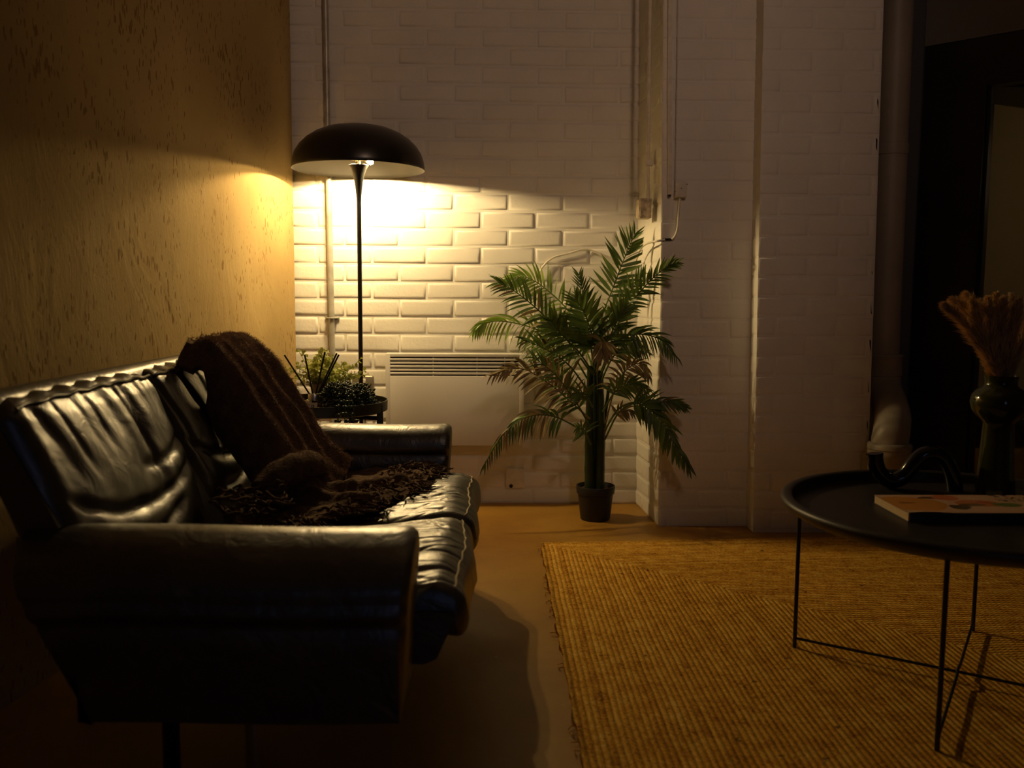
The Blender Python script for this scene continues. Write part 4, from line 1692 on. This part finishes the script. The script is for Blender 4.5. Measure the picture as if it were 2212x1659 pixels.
pts = [at(1889, 990, 2.285), at(1891, 1008, 2.285), at(1899, 1030, 2.284), at(1922, 1048, 2.28), at(1950, 1040, 2.275), at(1972, 1014, 2.27), at(1994, 993, 2.265), at(2020, 990, 2.26), at(2042, 1004, 2.256), at(2055, 1030, 2.252), at(2062, 1062, 2.25)]
low = min(p.z for p in pts[2:5]) - .021
for p in pts:
    p.z += RF + .0005 - low
sv = thing('tube_vase', 'glossy black wavy tube candle holder on the coffee table', 'candle holder', (pts[3].x, pts[3].y, RF))
C = catmull(pts, 70)
C[-1].z = RF + .002
mb = MB()
n_ = 24
mb.tube(C, [.0215 if i < 2 else .0205 for i in range(70)], n_, cap=True)
mb.f = mb.f[:-2] + [mb.f[-1]]
obj('body', mb, M['tube_black'], sv)
mb = MB()
t0 = (C[1] - C[0]).normalized()
mb.tube([C[0] + t0 * .03, C[0] + t0 * .002, C[0] - t0 * .0015, C[0] - t0 * .0015], [.017, .017, .019, .0216], n_, cap=False)
obj('mouth', mb, M['tube_black'], sv)

VC = at(2152, 1000, 2.215)
VC.z = RF
vz = thing('bulb_vase', 'olive green glazed vase with a bulging collar on the table', 'vase', (VC.x, VC.y, RF))


def vz_z(py):
    return at(2152, py, 2.215).z - RF


prof = [(0, .001), (.046, .001), (.048, .004), (.046, .02), (.0425, .06), (.0395, .11), (.0372, vz_z(935)), (.0362, vz_z(915)), (.040, vz_z(909)), (.053, vz_z(900)), (.064, vz_z(887)), (.0695, vz_z(870)), (.066, vz_z(854)), (.056, vz_z(843)), (.043, vz_z(836)), (.0385, vz_z(832)), (.0375, vz_z(824)), (.041, vz_z(811)), (.0385, vz_z(811)), (.035, vz_z(824)), (.034, vz_z(845)), (0, vz_z(846))]
mb = MB()
mb.lathe(prof, VC, 56)
obj('body', mb, M['vase'], vz)

# pampas stems standing in the vase
rnd = random.Random(8)
plumes = [((2040, 660), (2085, 705), 'pampas plume leaning furthest left out of the green vase', -.03), ((2060, 650), (2098, 690), 'pampas plume second from the left in the green vase', .0),
          ((2088, 640), (2112, 690), 'upright tipped pampas plume third from left in the green vase', .01), ((2100, 652), (2120, 720), 'dark pampas plume fourth from left, close in front', -.035), ((2118, 655), (2130, 720), 'pampas plume near the middle of the bunch, left side', .02),
          ((2134, 650), (2140, 715), 'pampas plume in the middle of the bunch, front', -.03), ((2152, 641), (2152, 710), 'tall middle pampas plume over the green vase', .0), ((2168, 648), (2165, 715), 'pampas plume just right of the middle one', -.02),
          ((2184, 643), (2178, 715), 'pampas plume right of centre, behind its neighbours', .025), ((2200, 652), (2188, 718), 'pampas plume near the right edge of the bunch', -.02), ((2218, 650), (2200, 715), 'pampas plume cut by the right edge of the photo', .01),
          ((2236, 668), (2214, 722), 'pampas plume leaning furthest right in the green vase', -.01)]
neck = Vector((VC.x, VC.y, RF + vz_z(815)))
for i, (tip_, mid_, lab, dy) in enumerate(plumes):
    tip = at(tip_[0], tip_[1], 2.215 + dy * 1.6)
    mid = at(mid_[0], mid_[1], 2.215 + dy)
    f0 = Vector((VC.x + (mid.x - VC.x) * .12, VC.y + dy * .5, RF + vz_z(840)))
    nk = Vector((VC.x + max(-.024, min(.024, (mid.x - VC.x) * .38)), VC.y + dy * .7, RF + vz_z(808)))
    st_ = thing('pampas_stem', lab, 'pampas grass', tuple(f0), 'pampas grass in the green vase')
    C = catmull([f0, nk, mid, tip], 40)
    mb = MB()
    mb.tube(C[:36], .0016, 6)
    obj('stalk', mb, M['pampas_stem'], st_)
    mb = MB()
    for k in range(2600):
        t = rnd.uniform(.14, 1) ** .9
        q = t * 38.9
        kk = int(q)
        p = C[kk].lerp(C[kk + 1], q - kk)
        tan = (C[min(39, kk + 2)] - C[max(0, kk - 2)]).normalized()
        side = Matrix.Rotation(rnd.uniform(0, 2 * PI), 3, tan) @ tan.orthogonal().normalized()
        wdt = .024 * math.sin(PI * min(1, .12 + .8 * (t - .2) / .8)) + .004
        d = (tan * 1.25 + side * rnd.uniform(.2, .65)).normalized()
        L = wdt * rnd.uniform(1.2, 2.2)
        s = d.cross(Vector((rnd.gauss(0, 1), rnd.gauss(0, 1), rnd.gauss(0, 1)))).normalized() * .0008
        m2 = p + d * L * .6
        e2 = p + d * L + Vector((0, 0, -L * .12))
        mb.add([p - s, p + s, m2 + s, m2 - s, e2], [(0, 1, 2, 3), (3, 2, 4)])
    tag(obj('plume', mb, M['pampas'], st_, smooth=False, fix=False), kind='stuff')
